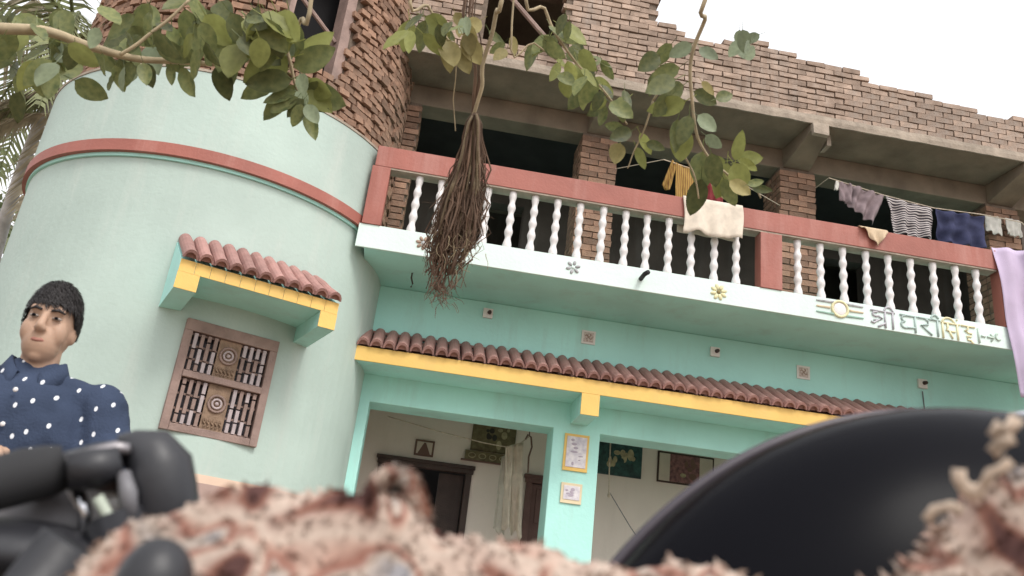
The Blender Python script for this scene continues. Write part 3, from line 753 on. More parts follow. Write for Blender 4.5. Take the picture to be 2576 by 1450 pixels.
over_rail('cream_cloth', 2.27, 2.86, 4.43, 4.47, 1, CRM, 'large cream cloth draped over the balcony beam below the mustard shirt', 3)
over_rail('beige_rag', 4.08, 4.36, 4.7, 4.7, .5, fabric('beige_rag_cloth', (.62, .48, .33)), 'small beige rag folded to a point over the balcony beam', 5, True)
cloth('lilac_sheet', (Vector((5.50, 6.955, 4.84)), Vector((6.35, 6.955, 4.84)), Vector((5.62, 6.93, 3.30)), Vector((6.45, 6.93, 3.28))), LILAC, 'long pale lilac sheet hanging down over the right end of the balcony', 'sheet', folds=4, amp=.035, nx=44, nz=30, seed=14)
cloth('blue_towel', (Vector((5.80, 6.88, 4.86)), Vector((6.2, 6.88, 4.86)), Vector((5.84, 6.87, 4.36)), Vector((6.2, 6.87, 4.33))), fabric('slate_towel', (.13, .14, .22)), 'slate blue towel hung over the lilac sheet', 'towel', folds=2, amp=.02, seed=15)

# veranda pictures and ropes
YB = 9.6
def artwork(name, a, b_, px, frame_m, lab, cat, bits, backc, fw_=.02):
    xa, za = a; xb, zb_ = b_
    t = thing(name, lab, cat, ((xa + xb) / 2, YB - .02, za))
    p = MB(); p.box((xa, YB - .022, za), (xb, YB - .004, zb_)); obj('frame', p, frame_m, t, bevel=.003)
    p = MB(); p.box((xa + fw_, YB - .026, za + fw_), (xb - fw_, YB - .0225, zb_ - fw_)); pic = obj('picture', p, backc, t)
    rnd = random.Random(int(xa * 100) + 5)
    for (nm, u0, u1, v0, v1, m_, n_) in bits:
        for k in range(n_):
            cx_ = xa + (xb - xa) * rnd.uniform(u0, u1); cz_ = za + (zb_ - za) * rnd.uniform(v0, v1)
            s_ = (xb - xa) * rnd.uniform(.03, .07)
            q_ = MB(); q_.ell((cx_, YB - .0265 - .0004 * k, cz_), (s_, .0015, s_ * rnd.uniform(.6, 1.8)), 10, 6); obj(nm, q_, m_, pic)
    return t
A1 = mat('print_brown', (.16, .09, .07), .6); A2 = mat('print_olive', (.20, .17, .09), .6, .5, 20, col2=(.10, .08, .04)); A3 = mat('print_teal', (.035, .10, .09), .5, .4, 18, col2=(.015, .03, .035))
A4 = mat('print_sand', (.38, .33, .20), .6, .4, 20); A5 = mat('print_rose', (.30, .14, .13), .6, .4, 25, col2=(.10, .05, .06)); A6 = mat('print_cream', (.55, .48, .40), .6, .1, 10); A7 = mat('print_dark', (.04, .035, .03), .6)
t = artwork('framed_picture', (.085, 2.425), (.305, 2.605), None, A1, 'small brown framed picture on the veranda wall above the doorway', 'picture', [('figure', .45, .55, .3, .5, A1, 3)], A6, .022)
q_ = MB(); q_.prism([(.12, 2.44), (.27, 2.44), (.205, 2.575), (.185, 2.575)], 9.57, 9.572); obj('figure', q_, A1, t)
artwork('wall_scroll', (.715, 2.57), (1.225, 2.98), None, A2, 'olive wall scroll with dark figures right of the doorway', 'scroll', [('figure', .2, .6, .4, .6, A7, 6), ('pattern', .6, .9, .2, .9, A4, 6), ('pattern', .1, .9, .75, .9, A4, 5)], A2, .01)
t = thing('hanging_banner', 'low olive banner on a rod under the wall scroll', 'banner', (.95, 9.56, 2.44)); 
b = MB(); b.box((.66, 9.55, 2.452), (1.18, 9.558, 2.56)); bn = obj('banner_cloth', b, A2, t)
b = MB(); b.tube([(.62, 9.55, 2.445), (1.20, 9.55, 2.445)], .012, 8); obj('rod', b, A1, t)
for k in range(4):
    b = MB(); b.tube([(.74 + k * .12 + .04 * math.cos(w_), 9.545, 2.505 + .028 * math.sin(w_)) for w_ in frange(0, 6.2, 12)], .005, 5, False); obj('scroll_motif', b, A4, bn)
artwork('wall_poster', (2.14, 2.50), (2.74, 2.88), None, A3, 'dark teal poster with pale shapes seen behind the pillar', 'poster', [('figure', .35, .5, .3, .8, A4, 7), ('pattern', .6, .85, .55, .75, A4, 8), ('pattern', .1, .9, .1, .9, A3, 8)], A3, .01)
fp = artwork('framed_picture', (2.93, 2.50), (3.62, 2.86), None, DOORW, 'wide dark framed picture with two cream side panels', 'picture', [], A6, .02)
b = MB(); b.box((3.08, 9.569, 2.52), (3.44, 9.5735, 2.84)); cp_ = obj('middle_panel', b, A5, fp)
for k in range(9):
    b = MB(); b.ell((random.uniform(3.13, 3.40), 9.568 - k * .0003, random.uniform(2.56, 2.80)), (random.uniform(.015, .05), .002, random.uniform(.02, .05)), 10, 6); obj('figure', b, random.choice((A1, A4, A5, A1)), cp_)
# rope with a garment in the left veranda opening
YR = 8.9
rp = [O(975, 1048, YR), O(1100, 1085, YR), O(1220, 1115, YR), O(1275, 1125, YR), O(1310, 1115, YR), O(1332, 1098, YR)]
b = MB(); b.tube(rp, .006, 6); tag(obj('clothes_rope', b, ROPE), 'pale rope sagging across the left veranda opening', 'rope')
t = thing('hanging_hook_cord', 'dark cord and hook holding the rope near the pillar', 'cord', O(1332, 1098, YR))
b = MB(); b.tube([(O(1332, 1098, YR)), O(1334, 1040, YR), O(1334, 900, YR)], .006, 6); obj('cord', b, DOORW, t)
b = MB(); b.tube([O(1322, 1106, YR), O(1328, 1094, YR), O(1336, 1100, YR), O(1338, 1125, YR), O(1330, 1150, YR), O(1328, 1190, YR)], .010, 6); obj('tassel', b, A1, t)
cloth('cream_garment', (O(1272, 1124, YR), O(1316, 1114, YR), O(1262, 1335, YR), O(1312, 1345, YR)), CRM, 'long cream garment hanging from the rope in the left opening', 'garment', folds=1.6, amp=.05, wave=.06, nx=36, nz=30, seed=21, gather=.03)
cloth('thin_cloth', (O(1262, 1150, YR + .05), O(1280, 1140, YR + .05), O(1240, 1335, YR + .05), O(1268, 1345, YR + .05)), fabric('thin_pale_cloth', (.58, .54, .46)), 'thin pale cloth hanging left of the cream garment', 'cloth', folds=.6, amp=.02, nx=12, nz=20, seed=22)
YR = 8.9
b = MB(); b.tube([O(1537, 1050, YR), O(1536, 1110, YR), O(1533, 1180, YR), O(1531, 1245, YR)], .007, 6); b.ell(O(1532, 1246, YR), (.018, .018, .03), 8, 6)
tag(obj('hanging_rope', b, ROPE), 'knotted rope hanging straight down in the right veranda opening', 'rope')
b = MB(); b.tube([O(1534, 1240, 9.2), O(1585, 1325, 9.2), O(1630, 1392, 9.2), O(1700, 1500, 9.2)], .005, 6); tag(obj('slack_wire', b, GREYP), 'thin dark wire slanting down to the right in the right opening', 'wire')

# ================================================================== person beyond the motorcycle
SKIN = mat('skin', (.42, .27, .19), .55, .1, 6, sss=.05); HAIR = mat('black_hair', (.028, .024, .024), .55, .4, 60, .5, 200)
SHIRT = dots(fabric('navy_dotted_shirt', (.050, .068, .115), .3, scale=6), (.78, .80, .84), 25, .10); JEAN = fabric('blue_denim', (.10, .16, .26), .3, scale=30)
SHOE = mat('brown_leather', (.10, .06, .04), .5)
PX, PY_ = -.955, 2.20
person = thing('person', 'young man with short black hair in a navy shirt with white dots', 'person', (PX, PY_, 0))
person.rotation_euler = (0, 0, math.radians(9))
MPn = Matrix.Translation((PX, PY_, 0)) @ zrot(math.radians(9))
def cap(mb, a, b_, ra, rb, n=12, st=5):
    a, b_ = Vector(a), Vector(b_); pts = []; rs = []
    d = (b_ - a).normalized()
    for i in range(4): w = (i / 3.0) * PI / 2; pts.append(a - d * ra * math.cos(w)); rs.append(max(.0008, ra * math.sin(w)))
    for i in range(1, st): pts.append(a.lerp(b_, i / st)); rs.append(ra + (rb - ra) * i / st)
    for i in range(4): w = (1 - i / 3.0) * PI / 2; pts.append(b_ + d * rb * math.cos(w)); rs.append(max(.0008, rb * math.sin(w)))
    mb.tube([MPn @ p for p in pts], rs, n)
def elp(mb, c_, r_, n=18, m_=12): mb.ell(MPn @ Vector(c_), r_, n, m_, zrot(math.radians(9)).to_3x3())
def remesh(o_, vox, it=4):
    r_ = o_.modifiers.new('remesh', 'REMESH'); r_.mode = 'VOXEL'; r_.voxel_size = vox; r_.use_smooth_shade = True
    s_ = o_.modifiers.new('smooth', 'SMOOTH'); s_.iterations = it; s_.factor = .5
HZ = 1.412
body = MB()
elp(body, (0, .012, HZ + .005), (.058, .076, .098)); elp(body, (0, -.022, HZ - .052), (.045, .050, .056)); cap(body, (0, -.038, HZ - .084), (0, -.042, HZ - .088), .019, .019)
cap(body, (0, -.066, HZ + .012), (0, -.082, HZ - .022), .008, .011); elp(body, (0, -.076, HZ - .028), (.0165, .012, .009))
elp(body, (0, -.054, HZ + .028), (.043, .014, .018))
for s_ in (-1, 1):
    elp(body, (s_ * .058, .014, HZ - .012), (.008, .018, .028)); elp(body, (s_ * .031, -.034, HZ - .026), (.023, .026, .036))
cap(body, (0, .012, HZ - .06), (0, .02, 1.24), .045, .050)
cap(body, (-.12, .02, 1.22), (.12, .02, 1.22), .035, .035); elp(body, (0, .01, 1.12), (.14, .085, .16)); elp(body, (0, .01, .93), (.125, .08, .14)); elp(body, (0, .015, .82), (.14, .09, .10))
def leg_arm(s_, hand, el):
    sh_ = (s_ * .155, .02, 1.225)
    cap(body, sh_, el, .036, .034); cap(body, el, hand, .036, .024)
    H_ = Vector(hand); d_ = (H_ - Vector(el)).normalized(); side = Vector((d_.y, -d_.x, 0)).normalized()
    pc = H_ + d_ * .045; cap(body, H_ + d_ * .01 - side * .014, pc - side * .016, .016, .015, 8, 3); cap(body, H_ + d_ * .01 + side * .014, pc + side * .016, .016, .015, 8, 3); cap(body, H_, pc, .017, .016, 8, 3)
    for k, (o_, ln) in enumerate(((-.030, .052), (-.010, .062), (.010, .058), (.030, .044))):
        b0 = pc + side * o_ + d_ * .008; b1 = b0 + d_ * ln * .55 + Vector((0, 0, -.008)); b2 = b1 + d_ * ln * .30 + Vector((0, 0, -.024))
        cap(body, b0, b1, .0085, .008, 8, 3); cap(body, b1, b2, .008, .0065, 8, 3)
    b0 = H_ + d_ * .015 - side * s_ * .022; b1 = b0 - side * s_ * .022 + d_ * .028; b2 = b1 + d_ * .026 + Vector((0, 0, -.006)); cap(body, b0, b1, .0105, .0095, 8, 3); cap(body, b1, b2, .0095, .0075, 8, 3)
leg_arm(1, (.11, -.27, .985), (.235, -.03, 1.0)); leg_arm(-1, (-.01, -.25, 1.055), (-.235, -.04, 1.01))
for s_ in (-1, 1):
    cap(body, (s_ * .075, .015, .80), (s_ * .085, 0, .44), .075, .050); cap(body, (s_ * .085, 0, .44), (s_ * .09, .02, .09), .050, .034); cap(body, (s_ * .09, .02, .05), (s_ * .10, -.12, .035), .036, .030)
bo = obj('body', body, SKIN, person); remesh(bo, .0045, 3)
shm = MB()
elp(shm, (0, .01, 1.12), (.172, .115, .17)); elp(shm, (0, .012, .94), (.155, .105, .17)); cap(shm, (-.125, .02, 1.235), (.125, .02, 1.235), .055, .055); cap(shm, (-.03, .015, 1.27), (.03, .015, 1.27), .05, .05)
cap(shm, (-.1, .01, .80), (.1, .01, .80), .085, .085)
for s_ in (-1, 1): cap(shm, (s_ * .170, .02, 1.225), (s_ * .245, -.012, 1.02), .066, .068)
so = obj('shirt', shm, SHIRT, person); remesh(so, .008, 3)
tx_ = bpy.data.textures.new('folds', 'CLOUDS'); tx_.noise_scale = .07; tx_.noise_depth = 1
dm_ = so.modifiers.new('folds', 'DISPLACE'); dm_.texture = tx_; dm_.strength = .018; dm_.mid_level = .35
cl = MB(); P = []
for i in range(29):                                # open collar, lowest and parted at the throat
    w_ = math.radians(-90 + 22 + (360 - 44) * i / 28); dip = .055 * max(0, -math.sin(w_)) ** 2; c0, s0_ = math.cos(w_), math.sin(w_)
    P.append([MPn @ Vector((c0 * .056, .014 + s0_ * .060, 1.322 - dip)), MPn @ Vector((c0 * .064, .014 + s0_ * .070, 1.325 - dip)), MPn @ Vector((c0 * .086, .014 + s0_ * .092, 1.278 - dip * 1.25))])
cl.grid(P); co_ = obj('collar', cl, SHIRT, person, True); so_ = co_.modifiers.new('thickness', 'SOLIDIFY'); so_.thickness = .004
cl = MB(); cl.box((-.012, -.128, .80), (.012, -.118, 1.26), MPn); 
for k in range(5):
    bt_ = MB(); bt_.ell(MPn @ Vector((0, -.106 - .012 * math.sin(k), 1.22 - k * .085)), (.006, .004, .006), 8, 6); obj('button', bt_, WHITE, so)
tr_ = MB(); cap(tr_, (-.06, .015, .80), (.06, .015, .80), .10, .10)
for s_ in (-1, 1): cap(tr_, (s_ * .078, .015, .80), (s_ * .087, 0, .44), .090, .068); cap(tr_, (s_ * .087, 0, .44), (s_ * .09, .02, .10), .068, .058)
to = obj('jeans', tr_, JEAN, person); remesh(to, .010, 4)
for s_ in (-1, 1):
    sh_ = MB(); cap(sh_, (s_ * .09, .03, .045), (s_ * .10, -.13, .038), .044, .038); obj('shoe', sh_, SHOE, person, True)
hr = MB(); v = []; f = []
n_, m_ = 48, 26
for i in range(m_ + 1):
    th = PI * .74 * i / m_
    for k in range(n_):
        ph_ = 2 * PI * k / n_; d_ = Vector((math.sin(th) * math.cos(ph_), math.sin(th) * math.sin(ph_), math.cos(th)))
        front = max(0.0, -d_.y)                                  # facing -Y
        lim = PI * (.40 - .02 * math.sin(ph_ * 9)) if front > .35 else PI * (.40 + .30 * min(1, (.35 - front) * 2.0))
        if abs(d_.x) > .8 and d_.y < .15: lim = min(lim, PI * .56)
        t_ = min(th, lim); d_ = Vector((math.sin(t_) * math.cos(ph_), math.sin(t_) * math.sin(ph_), math.cos(t_)))
        g_ = 1.10 + .05 * max(0, d_.z) + .03 * noise.noise(d_ * 7) + .012 * math.sin(ph_ * 31 + t_ * 7)
        if th > lim: g_ *= .93
        v.append(MPn @ Vector((d_.x * .059 * g_, .012 + d_.y * .076 * g_, HZ + .008 + d_.z * .098 * g_ )))
for i in range(m_):
    for k in range(n_): f.append((i * n_ + k, (i + 1) * n_ + k, (i + 1) * n_ + (k + 1) % n_, i * n_ + (k + 1) % n_))
hr.add(v, f); ho = obj('hair', hr, HAIR, person, True)
hs2 = MB(); v = []; f = []
random.seed(31)
for k in range(5200):
    th = math.acos(random.uniform(-.25, 1)); ph_ = random.uniform(0, 2 * PI); d_ = Vector((math.sin(th) * math.cos(ph_), math.sin(th) * math.sin(ph_), math.cos(th)))
    front = max(0.0, -d_.y); lim = PI * .40 if front > .35 else PI * (.40 + .30 * min(1, (.35 - front) * 2.0))
    if abs(d_.x) > .8 and d_.y < .15: lim = min(lim, PI * .56)
    if th > lim * random.uniform(.97, 1.07): continue
    g_ = 1.09 + .06 * max(0, d_.z) + random.uniform(-.01, .05)
    p = Vector((d_.x * .059 * g_, .012 + d_.y * .076 * g_, HZ + .008 + d_.z * .098 * g_))
    crown = Vector((.01, .03, 1)); tan = (d_ * 1.0 - crown * d_.dot(crown)); tan = tan.normalized() if tan.length > .05 else Vector((0, -1, 0))
    tan = (tan + Vector((random.uniform(-.1, .7), random.uniform(-.25, .1), random.uniform(-.2, .1)))).normalized(); tan = (tan - d_ * max(0, tan.dot(d_))).normalized(); L = random.uniform(.012, .024)
    w_ = tan.cross(d_).normalized() * .0009; q1 = p + tan * L * .5 + d_ * .0015; q2 = p + tan * L - d_ * random.uniform(-.001, .006); o_ = len(v)
    v += [MPn @ a_ for a_ in (p - w_, p + w_, q1 + w_, q1 - w_, q2)]; f += [(o_, o_ + 1, o_ + 2, o_ + 3), (o_ + 3, o_ + 2, o_ + 4)]
hs2.add(v, f); obj('hair_strands', hs2, HAIR, ho, kind='stuff')
LIP = mat('lips', (.36, .16, .12), .5)
for s_ in (-1, 1):
    e_ = MB(); elp(e_, (s_ * .026, -.0585, HZ + .006), (.0115, .008, .0042)); ey = obj('eye', e_, mat('eye_white', (.34, .30, .27), .5), bo, True)
    e_ = MB(); elp(e_, (s_ * .026, -.0655, HZ + .006), (.0050, .0025, .0040)); obj('iris', e_, BLACKG, bo, True)
    e_ = MB(); e_.tube([MPn @ Vector((s_ * a_, b_, HZ + c_)) for a_, b_, c_ in ((.011, -.0700, .022), (.027, -.0675, .027), (.041, -.057, .022))], [.003, .0042, .002], 6); obj('eyebrow', e_, HAIR, bo, True)
e_ = MB(); e_.tube([MPn @ Vector(p) for p in ((-.021, -.060, HZ - .057), (-.008, -.0675, HZ - .055), (0, -.0685, HZ - .0565), (.008, -.0675, HZ - .055), (.021, -.060, HZ - .057))], [.002, .0058, .0052, .0058, .002], 8); obj('lips', e_, LIP, bo, True)

# ================================================================== motorcycle
bike = thing('motorcycle', 'black motorcycle parked facing left in front of the house, its tank and handlebar showing', 'motorcycle', (.3, .6, 0))
cx_, cy_, cz_, rx_, ry_, rz_ = .443, .576, .661, .364, .140, .375
tk = MB(); P = []
for i in range(41):
    ph_ = -PI / 2 + PI * i / 40; row = []
    for j in range(41):
        th = PI * j / 40; x_ = math.cos(th); q_ = math.sin(th)
        zz_ = cz_ + rz_ * q_ * math.cos(ph_) ; row.append(Vector((cx_ + rx_ * x_, cy_ + ry_ * q_ * math.sin(ph_), max(.80, zz_))))
    P.append(row)
tk.grid(P); tank = obj('fuel_tank', tk, BLACKG, bike, True)
b = MB(); b.tube([(cx_ + rx_ * math.cos(w_) * 1.003, cy_ + .018, max(.80, cz_ + rz_ * math.sin(w_) * 1.001)) for w_ in frange(.4, 2.75, 60)], .0045, 8); obj('seam_bead', b, mat('dark_trim', (.06, .05, .06), .4), tank, True)
b = MB(); b.lathe([(.035, 0), (.037, .01), (.03, .018), (.01, .02)], 20, Matrix.Translation((.50, .60, 1.027))); obj('filler_cap', b, CHROME, tank, True)
b = MB(); b.box((.55, .49, .74), (1.15, .67, .80)); st_ = obj('seat', b, RUBBER, bike, bevel=.03)
# handlebar
T_ = .60
def D(px, py, t=T_): return at_d(px, py, t)
b = MB(); b.tube([D(380, 1235), D(372, 1165, .595), D(330, 1140), D(250, 1152), D(150, 1180), D(40, 1205), D(-60, 1232), Vector((-.22, .585, .90)), Vector((-.17, .62, .88)), Vector((-.17, .70, .88))], .0095, 12)
hb = obj('handlebar', b, BLACKP, bike, True)
b = MB(); b.tube([D(165, 1175), D(120, 1186), D(60, 1198), D(0, 1215), D(-60, 1230)], [.0135, .0160, .0168, .0165, .016], 16); obj('grip', b, RUBBER, hb, True)
hs_ = MB(); hs_.tube([D(405, 1322), D(403, 1290), D(398, 1235), D(390, 1180), D(366, 1142), D(330, 1130), D(292, 1128)], [.0215, .0235, .0240, .0238, .0195, .0125, .0085], 20); obj('switch_housing', hs_, BLACKP, hb, True)
hs_ = MB(); hs_.tube([D(462, 1312, .61), D(462, 1260, .61), D(448, 1200, .61), D(425, 1160, .61)], [.008, .010, .010, .008], 12); obj('housing_rim', hs_, GREYP, hb, True)
hs_ = MB(); hs_.tube([D(326, 1300, .575), D(322, 1240, .575), D(312, 1190, .58)], [.005, .0055, .004], 10); obj('lever_pivot', hs_, GREYP, hb, True)
hs_ = MB(); hs_.tube([D(168, 1160, .585), D(225, 1142, .585), D(290, 1126, .585), D(318, 1130, .585), D(322, 1142, .585)], [.0028, .0038, .0042, .004, .002], 8); obj('clutch_lever', hs_, mat('worn_alloy', (.30, .28, .29), .35, metal=.6), hb, True)
hs_ = MB(); hs_.tube([D(170, 1187, .585), D(240, 1178, .585), D(305, 1160, .585)], [.012, .013, .010], 10); obj('lever_shroud', hs_, BLACKP, hb, True)
hs_ = MB(); hs_.tube([D(215, 1205, .6), D(260, 1195, .6), D(300, 1190, .6)], [.006, .011, .012], 10); obj('switch_block', hs_, mat('brown_plastic', (.10, .07, .065), .5), hb, True)
# cowl with instrument, cables
b = MB(); b.ell(D(205, 1330, .66), (.055, .05, .040), 24, 14, Matrix.Rotation(.3, 3, 'Y')); cw = obj('cowl', b, GREYP, bike, True)
b = MB(); b.ell(D(255, 1265, .62), (.027, .012, .020), 20, 12); obj('instrument_glass', b, mat('highlight_glass', (.70, .68, .68), .15, spec=.7), cw, True)  # pale colour stands for light reflecting off this panel
b = MB(); b.tube([D(310, 1240, .60), D(330, 1280, .60), D(345, 1330, .60), D(350, 1420, .60)], .0045, 8); obj('cable', b, GREYP, bike, True)
b = MB(); b.tube([D(245, 1250, .575), D(290, 1330, .575), D(335, 1400, .575), D(400, 1500, .575)], .0035, 8); obj('cable', b, mat('pale_sleeve', (.42, .46, .38), .5), bike, True)
b = MB(); b.tube([D(195, 1225, .6), D(215, 1290, .6), D(212, 1350, .6)], .004, 8); obj('cable', b, CHROME, bike, True)
b = MB(); b.ell(D(60, 1400, .62), (.075, .05, .022), 20, 12); obj('headlamp_bowl', b, BLACKP, bike, True)
# fork, frame, engine, wheels
b = MB(); b.tube([(-.17, .62, .88), (-.42, .62, .29)], .018, 10); obj('fork_leg', b, BLACKP, bike, True)
b = MB(); b.tube([(-.17, .50, .86), (-.42, .50, .29)], .018, 10); obj('fork_leg', b, BLACKP, bike, True)
b = MB(); b.tube([(-.17, .56, .88), (.0, .56, .60), (.35, .56, .34), (.75, .56, .34), (.85, .56, .72), (.2, .56, .80), (-.15, .56, .82)], .018, 10); obj('frame', b, BLACKP, bike, True)
b = MB(); b.box((.18, .47, .32), (.52, .65, .52)); en = obj('engine', b, GREYP, bike, bevel=.03)
for k in range(7):
    b = MB(); b.box((.14, .48, .54 + k * .022), (.32, .64, .55 + k * .022)); obj('cooling_fin', b, GREYP, en)
b = MB(); b.box((.17, .50, .515), (.29, .62, .70)); obj('cylinder_barrel', b, GREYP, en)
for xw in (-.46, .92):
    MWh = Matrix.Translation((xw, .56, .30)) @ Matrix.Rotation(PI / 2, 4, 'X')
    b = MB(); b.tube([MWh @ Vector((.262 * math.cos(w_), .262 * math.sin(w_), 0)) for w_ in frange(0, 2 * PI, 40)], .038, 10, False); wh = obj('wheel', b, RUBBER, bike, True)
    b = MB(); b.tube([MWh @ Vector((.22 * math.cos(w_), .22 * math.sin(w_), 0)) for w_ in frange(0, 2 * PI, 40)], .012, 8, False); obj('rim', b, CHROME, wh, True)
    b = MB(); b.lathe([(.03, -.04), (.03, .04)], 14, MWh)
    for k in range(18): b.tube([MWh @ Vector((.03 * math.cos(k * PI / 9), .03 * math.sin(k * PI / 9), (-1) ** k * .03)), MWh @ Vector((.215 * math.cos(k * PI / 9 + .2), .215 * math.sin(k * PI / 9 + .2), 0))], .002, 4)
    obj('hub_and_spokes', b, CHROME, wh, kind='stuff')
b = MB(); b.tube([(.55, .50, .30), (.50, .40, .02)], .012, 8); obj('side_stand', b, CHROME, bike)

# ================================================================== low wall with the shaggy rug
b = MB(); b.box((-.75, .375, 0), (1.1, .455, .80)); tag(obj('low_wall', b, RAW, bevel=.01), 'low rough wall under the shaggy rug at the bottom of the view', 'wall')
def interp(tab, x):
    if x <= tab[0][0]: return tab[0][1]
    for (a_, va), (b_, vb) in zip(tab[:-1], tab[1:]):
        if x <= b_: t_ = (x - a_) / (b_ - a_); return va + (vb - va) * t_
    return tab[-1][1]
RZ = [(-.30, .80), (-.155, .81), (-.135, .845), (-.12, .868), (-.095, .878), (-.062, .895), (-.03, .894), (-.01, .897), (.008, .893), (.02, .882), (.05, .882), (.075, .880), (.11, .877), (.14, .880), (.165, .877), (.185, .873), (.20, .878), (.225, .882), (.238, .892), (.248, .905), (.262, .924), (.30, .942), (.5, .95)]
def ridge(x): return interp(RZ, x) + .0035 * noise.noise((x * 60, 1.7, 0)) + .002 * noise.noise((x * 140, 4.7, 0))
def rugpt(u, s_):
    x = -.42 + u * .95
    zr = ridge(x); yr = .405 - .35 * max(0, x - .12)
    # s: 0 back bottom -> .35 ridge -> 1 front bottom
    if s_ < .4: t_ = s_ / .4; p = Vector((x, yr + .06 * (1 - t_), zr - .13 * (1 - t_) ** 2))
    else: t_ = (s_ - .4) / .6; p = Vector((x, yr - .035 * math.sin(min(1, t_ * 1.4) * PI / 2), zr - .34 * t_ ** 1.25))
    w_ = noise.noise_vector(Vector((x * 22, s_ * 9, 0))); p += Vector((.003 * w_.x, .009 * w_.y, .004 * w_.z)); return p
NU, NS = 190, 60
P = [[rugpt(i / NU, j / NS) for j in range(NS + 1)] for i in range(NU + 1)]
def rugmat():
    m = bpy.data.materials.new('patterned_shag'); m.use_nodes = True; n = m.node_tree.nodes; l = m.node_tree.links; b_ = n['Principled BSDF']
    b_.inputs['Roughness'].default_value = .95; b_.inputs['Specular IOR Level'].default_value = .1
    tc = n.new('ShaderNodeTexCoord'); nz = n.new('ShaderNodeTexNoise'); nz.inputs['Scale'].default_value = 24; nz.inputs['Detail'].default_value = 1.6; nz.inputs['Distortion'].default_value = .6
    l.new(tc.outputs['Object'], nz.inputs[0]); r_ = n.new('ShaderNodeValToRGB'); l.new(nz.outputs[0], r_.inputs[0]); cr = r_.color_ramp
    pts = [(.0, (.05, .03, .03)), (.33, (.09, .045, .04)), (.39, (.20, .095, .07)), (.45, (.40, .30, .25)), (.56, (.46, .37, .31)), (.61, (.38, .25, .20)), (.65, (.23, .10, .075)), (.69, (.40, .33, .28)), (.75, (.25, .24, .25)), (1, (.15, .15, .16))]
    while len(cr.elements) > 1: cr.elements.remove(cr.elements[-1])
    cr.elements[0].position = 0; cr.elements[0].color = (*pts[0][1], 1)
    for p_, c_ in pts[1:]: e_ = cr.elements.new(p_); e_.color = (*c_, 1)
    n2 = n.new('ShaderNodeTexNoise'); n2.inputs['Scale'].default_value = 260; l.new(tc.outputs['Object'], n2.inputs[0])
    mr = n.new('ShaderNodeMapRange'); mr.inputs['To Min'].default_value = .7; mr.inputs['To Max'].default_value = 1.3; l.new(n2.outputs[0], mr.inputs[0])
    h = n.new('ShaderNodeHueSaturation'); l.new(r_.outputs[0], h.inputs['Color']); l.new(mr.outputs[0], h.inputs['Value']); l.new(h.outputs[0], b_.inputs['Base Color'])
    return m
RUG = rugmat()
rug = thing('shaggy_rug', 'shaggy cream and rust patterned rug heaped over the low wall in front', 'rug', (0, .4, .80))
b = MB(); b.grid(P); rw = obj('woven_base', b, RUG, rug, True); s_ = rw.modifiers.new('thickness', 'SOLIDIFY'); s_.thickness = .008
random.seed(5)
pb = MB(); v = []; f = []
for k in range(11000):
    u = random.random(); s_ = random.uniform(.22, .85); p = rugpt(u, s_)
    e1 = rugpt(min(1, u + .004), s_) - p; e2 = rugpt(u, s_ + .01) - p; nn = e1.cross(e2); nn.normalize()
    if nn.y > 0 and s_ > .5: nn = -nn
    if nn.z < 0 and s_ <= .5: nn = -nn
    L = random.uniform(.002, .0055) * (1.7 if p.x > .21 else 1)
    dr_ = (nn * (.45 if p.x < .21 else 1.0) + Vector((random.uniform(-1, 1), random.uniform(-.6, .6), random.uniform(-.9, .4)))).normalized()
    w_ = Vector((random.uniform(-1, 1), random.uniform(-1, 1), random.uniform(-1, 1))).cross(dr_).normalized() * .0016
    o_ = len(v); mid = p + dr_ * L * .6; tip = mid + (dr_ + Vector((0, 0, -.5 + random.random() * .5))).normalized() * L * .5
    v += [p - w_, p + w_, mid + w_ * .8, mid - w_ * .8, tip]; f += [(o_, o_ + 1, o_ + 2, o_ + 3), (o_ + 3, o_ + 2, o_ + 4)]
pb.add(v, f); obj('pile', pb, RUG, rug, kind='stuff')
RUST = fabric('rust_fold', (.36, .15, .095), .25, scale=60)
b = MB(); b.tube([at_d(930, 1262, .405), at_d(950, 1215, .405), at_d(985, 1192, .405), at_d(1030, 1205, .405), at_d(1048, 1245, .405), at_d(1065, 1300, .405)], [.0012, .0022, .0026, .0030, .0034, .0040], 12); fe_ = obj('folded_edge', b, RUST, rug, True)
v = []; f = []; fp_ = [at_d(930, 1262, .405), at_d(950, 1215, .405), at_d(985, 1192, .405), at_d(1030, 1205, .405), at_d(1048, 1245, .405), at_d(1065, 1300, .405)]
for k in range(1400):
    i_ = random.randrange(5); p = fp_[i_].lerp(fp_[i_ + 1], random.random()); d_ = Vector((random.gauss(0, 1), random.gauss(0, 1), random.gauss(0, 1))).normalized(); p = p + d_ * .0034
    w_ = d_.cross(Vector((random.uniform(-1, 1), random.uniform(-1, 1), 1))).normalized(); q_ = p + d_ * .0018 + w_ * random.uniform(.001, .004); x_ = d_.cross(w_) * .0009; o_ = len(v)
    v += [p - x_, p + x_, q_]; f.append((o_, o_ + 1, o_ + 2))
fs_ = MB(); fs_.add(v, f); obj('pile', fs_, RUG, fe_, kind='stuff')
YARN = fabric('pale_yarn', (.60, .48, .38), .3, scale=80)
def curl(pts, t, r):
    b_ = MB(); b_.tube([at_d(x_, y_, t) for x_, y_ in pts], r, 8); obj('yarn_curl', b_, YARN, rug, True)
curl([(2412, 1180), (2412, 1205), (2428, 1228), (2452, 1240), (2475, 1228)], .405, [.003, .003, .0032, .0036, .003])
curl([(2475, 1225), (2490, 1190), (2520, 1180), (2545, 1160)], .40, .0022)
curl([(2330, 1310), (2350, 1282), (2395, 1272), (2420, 1290)], .40, .0022)
curl([(2500, 1100), (2515, 1070), (2535, 1085), (2560, 1050)], .395, .0028)
curl([(2520, 1145), (2500, 1130), (2520, 1110), (2550, 1100)], .395, .003)
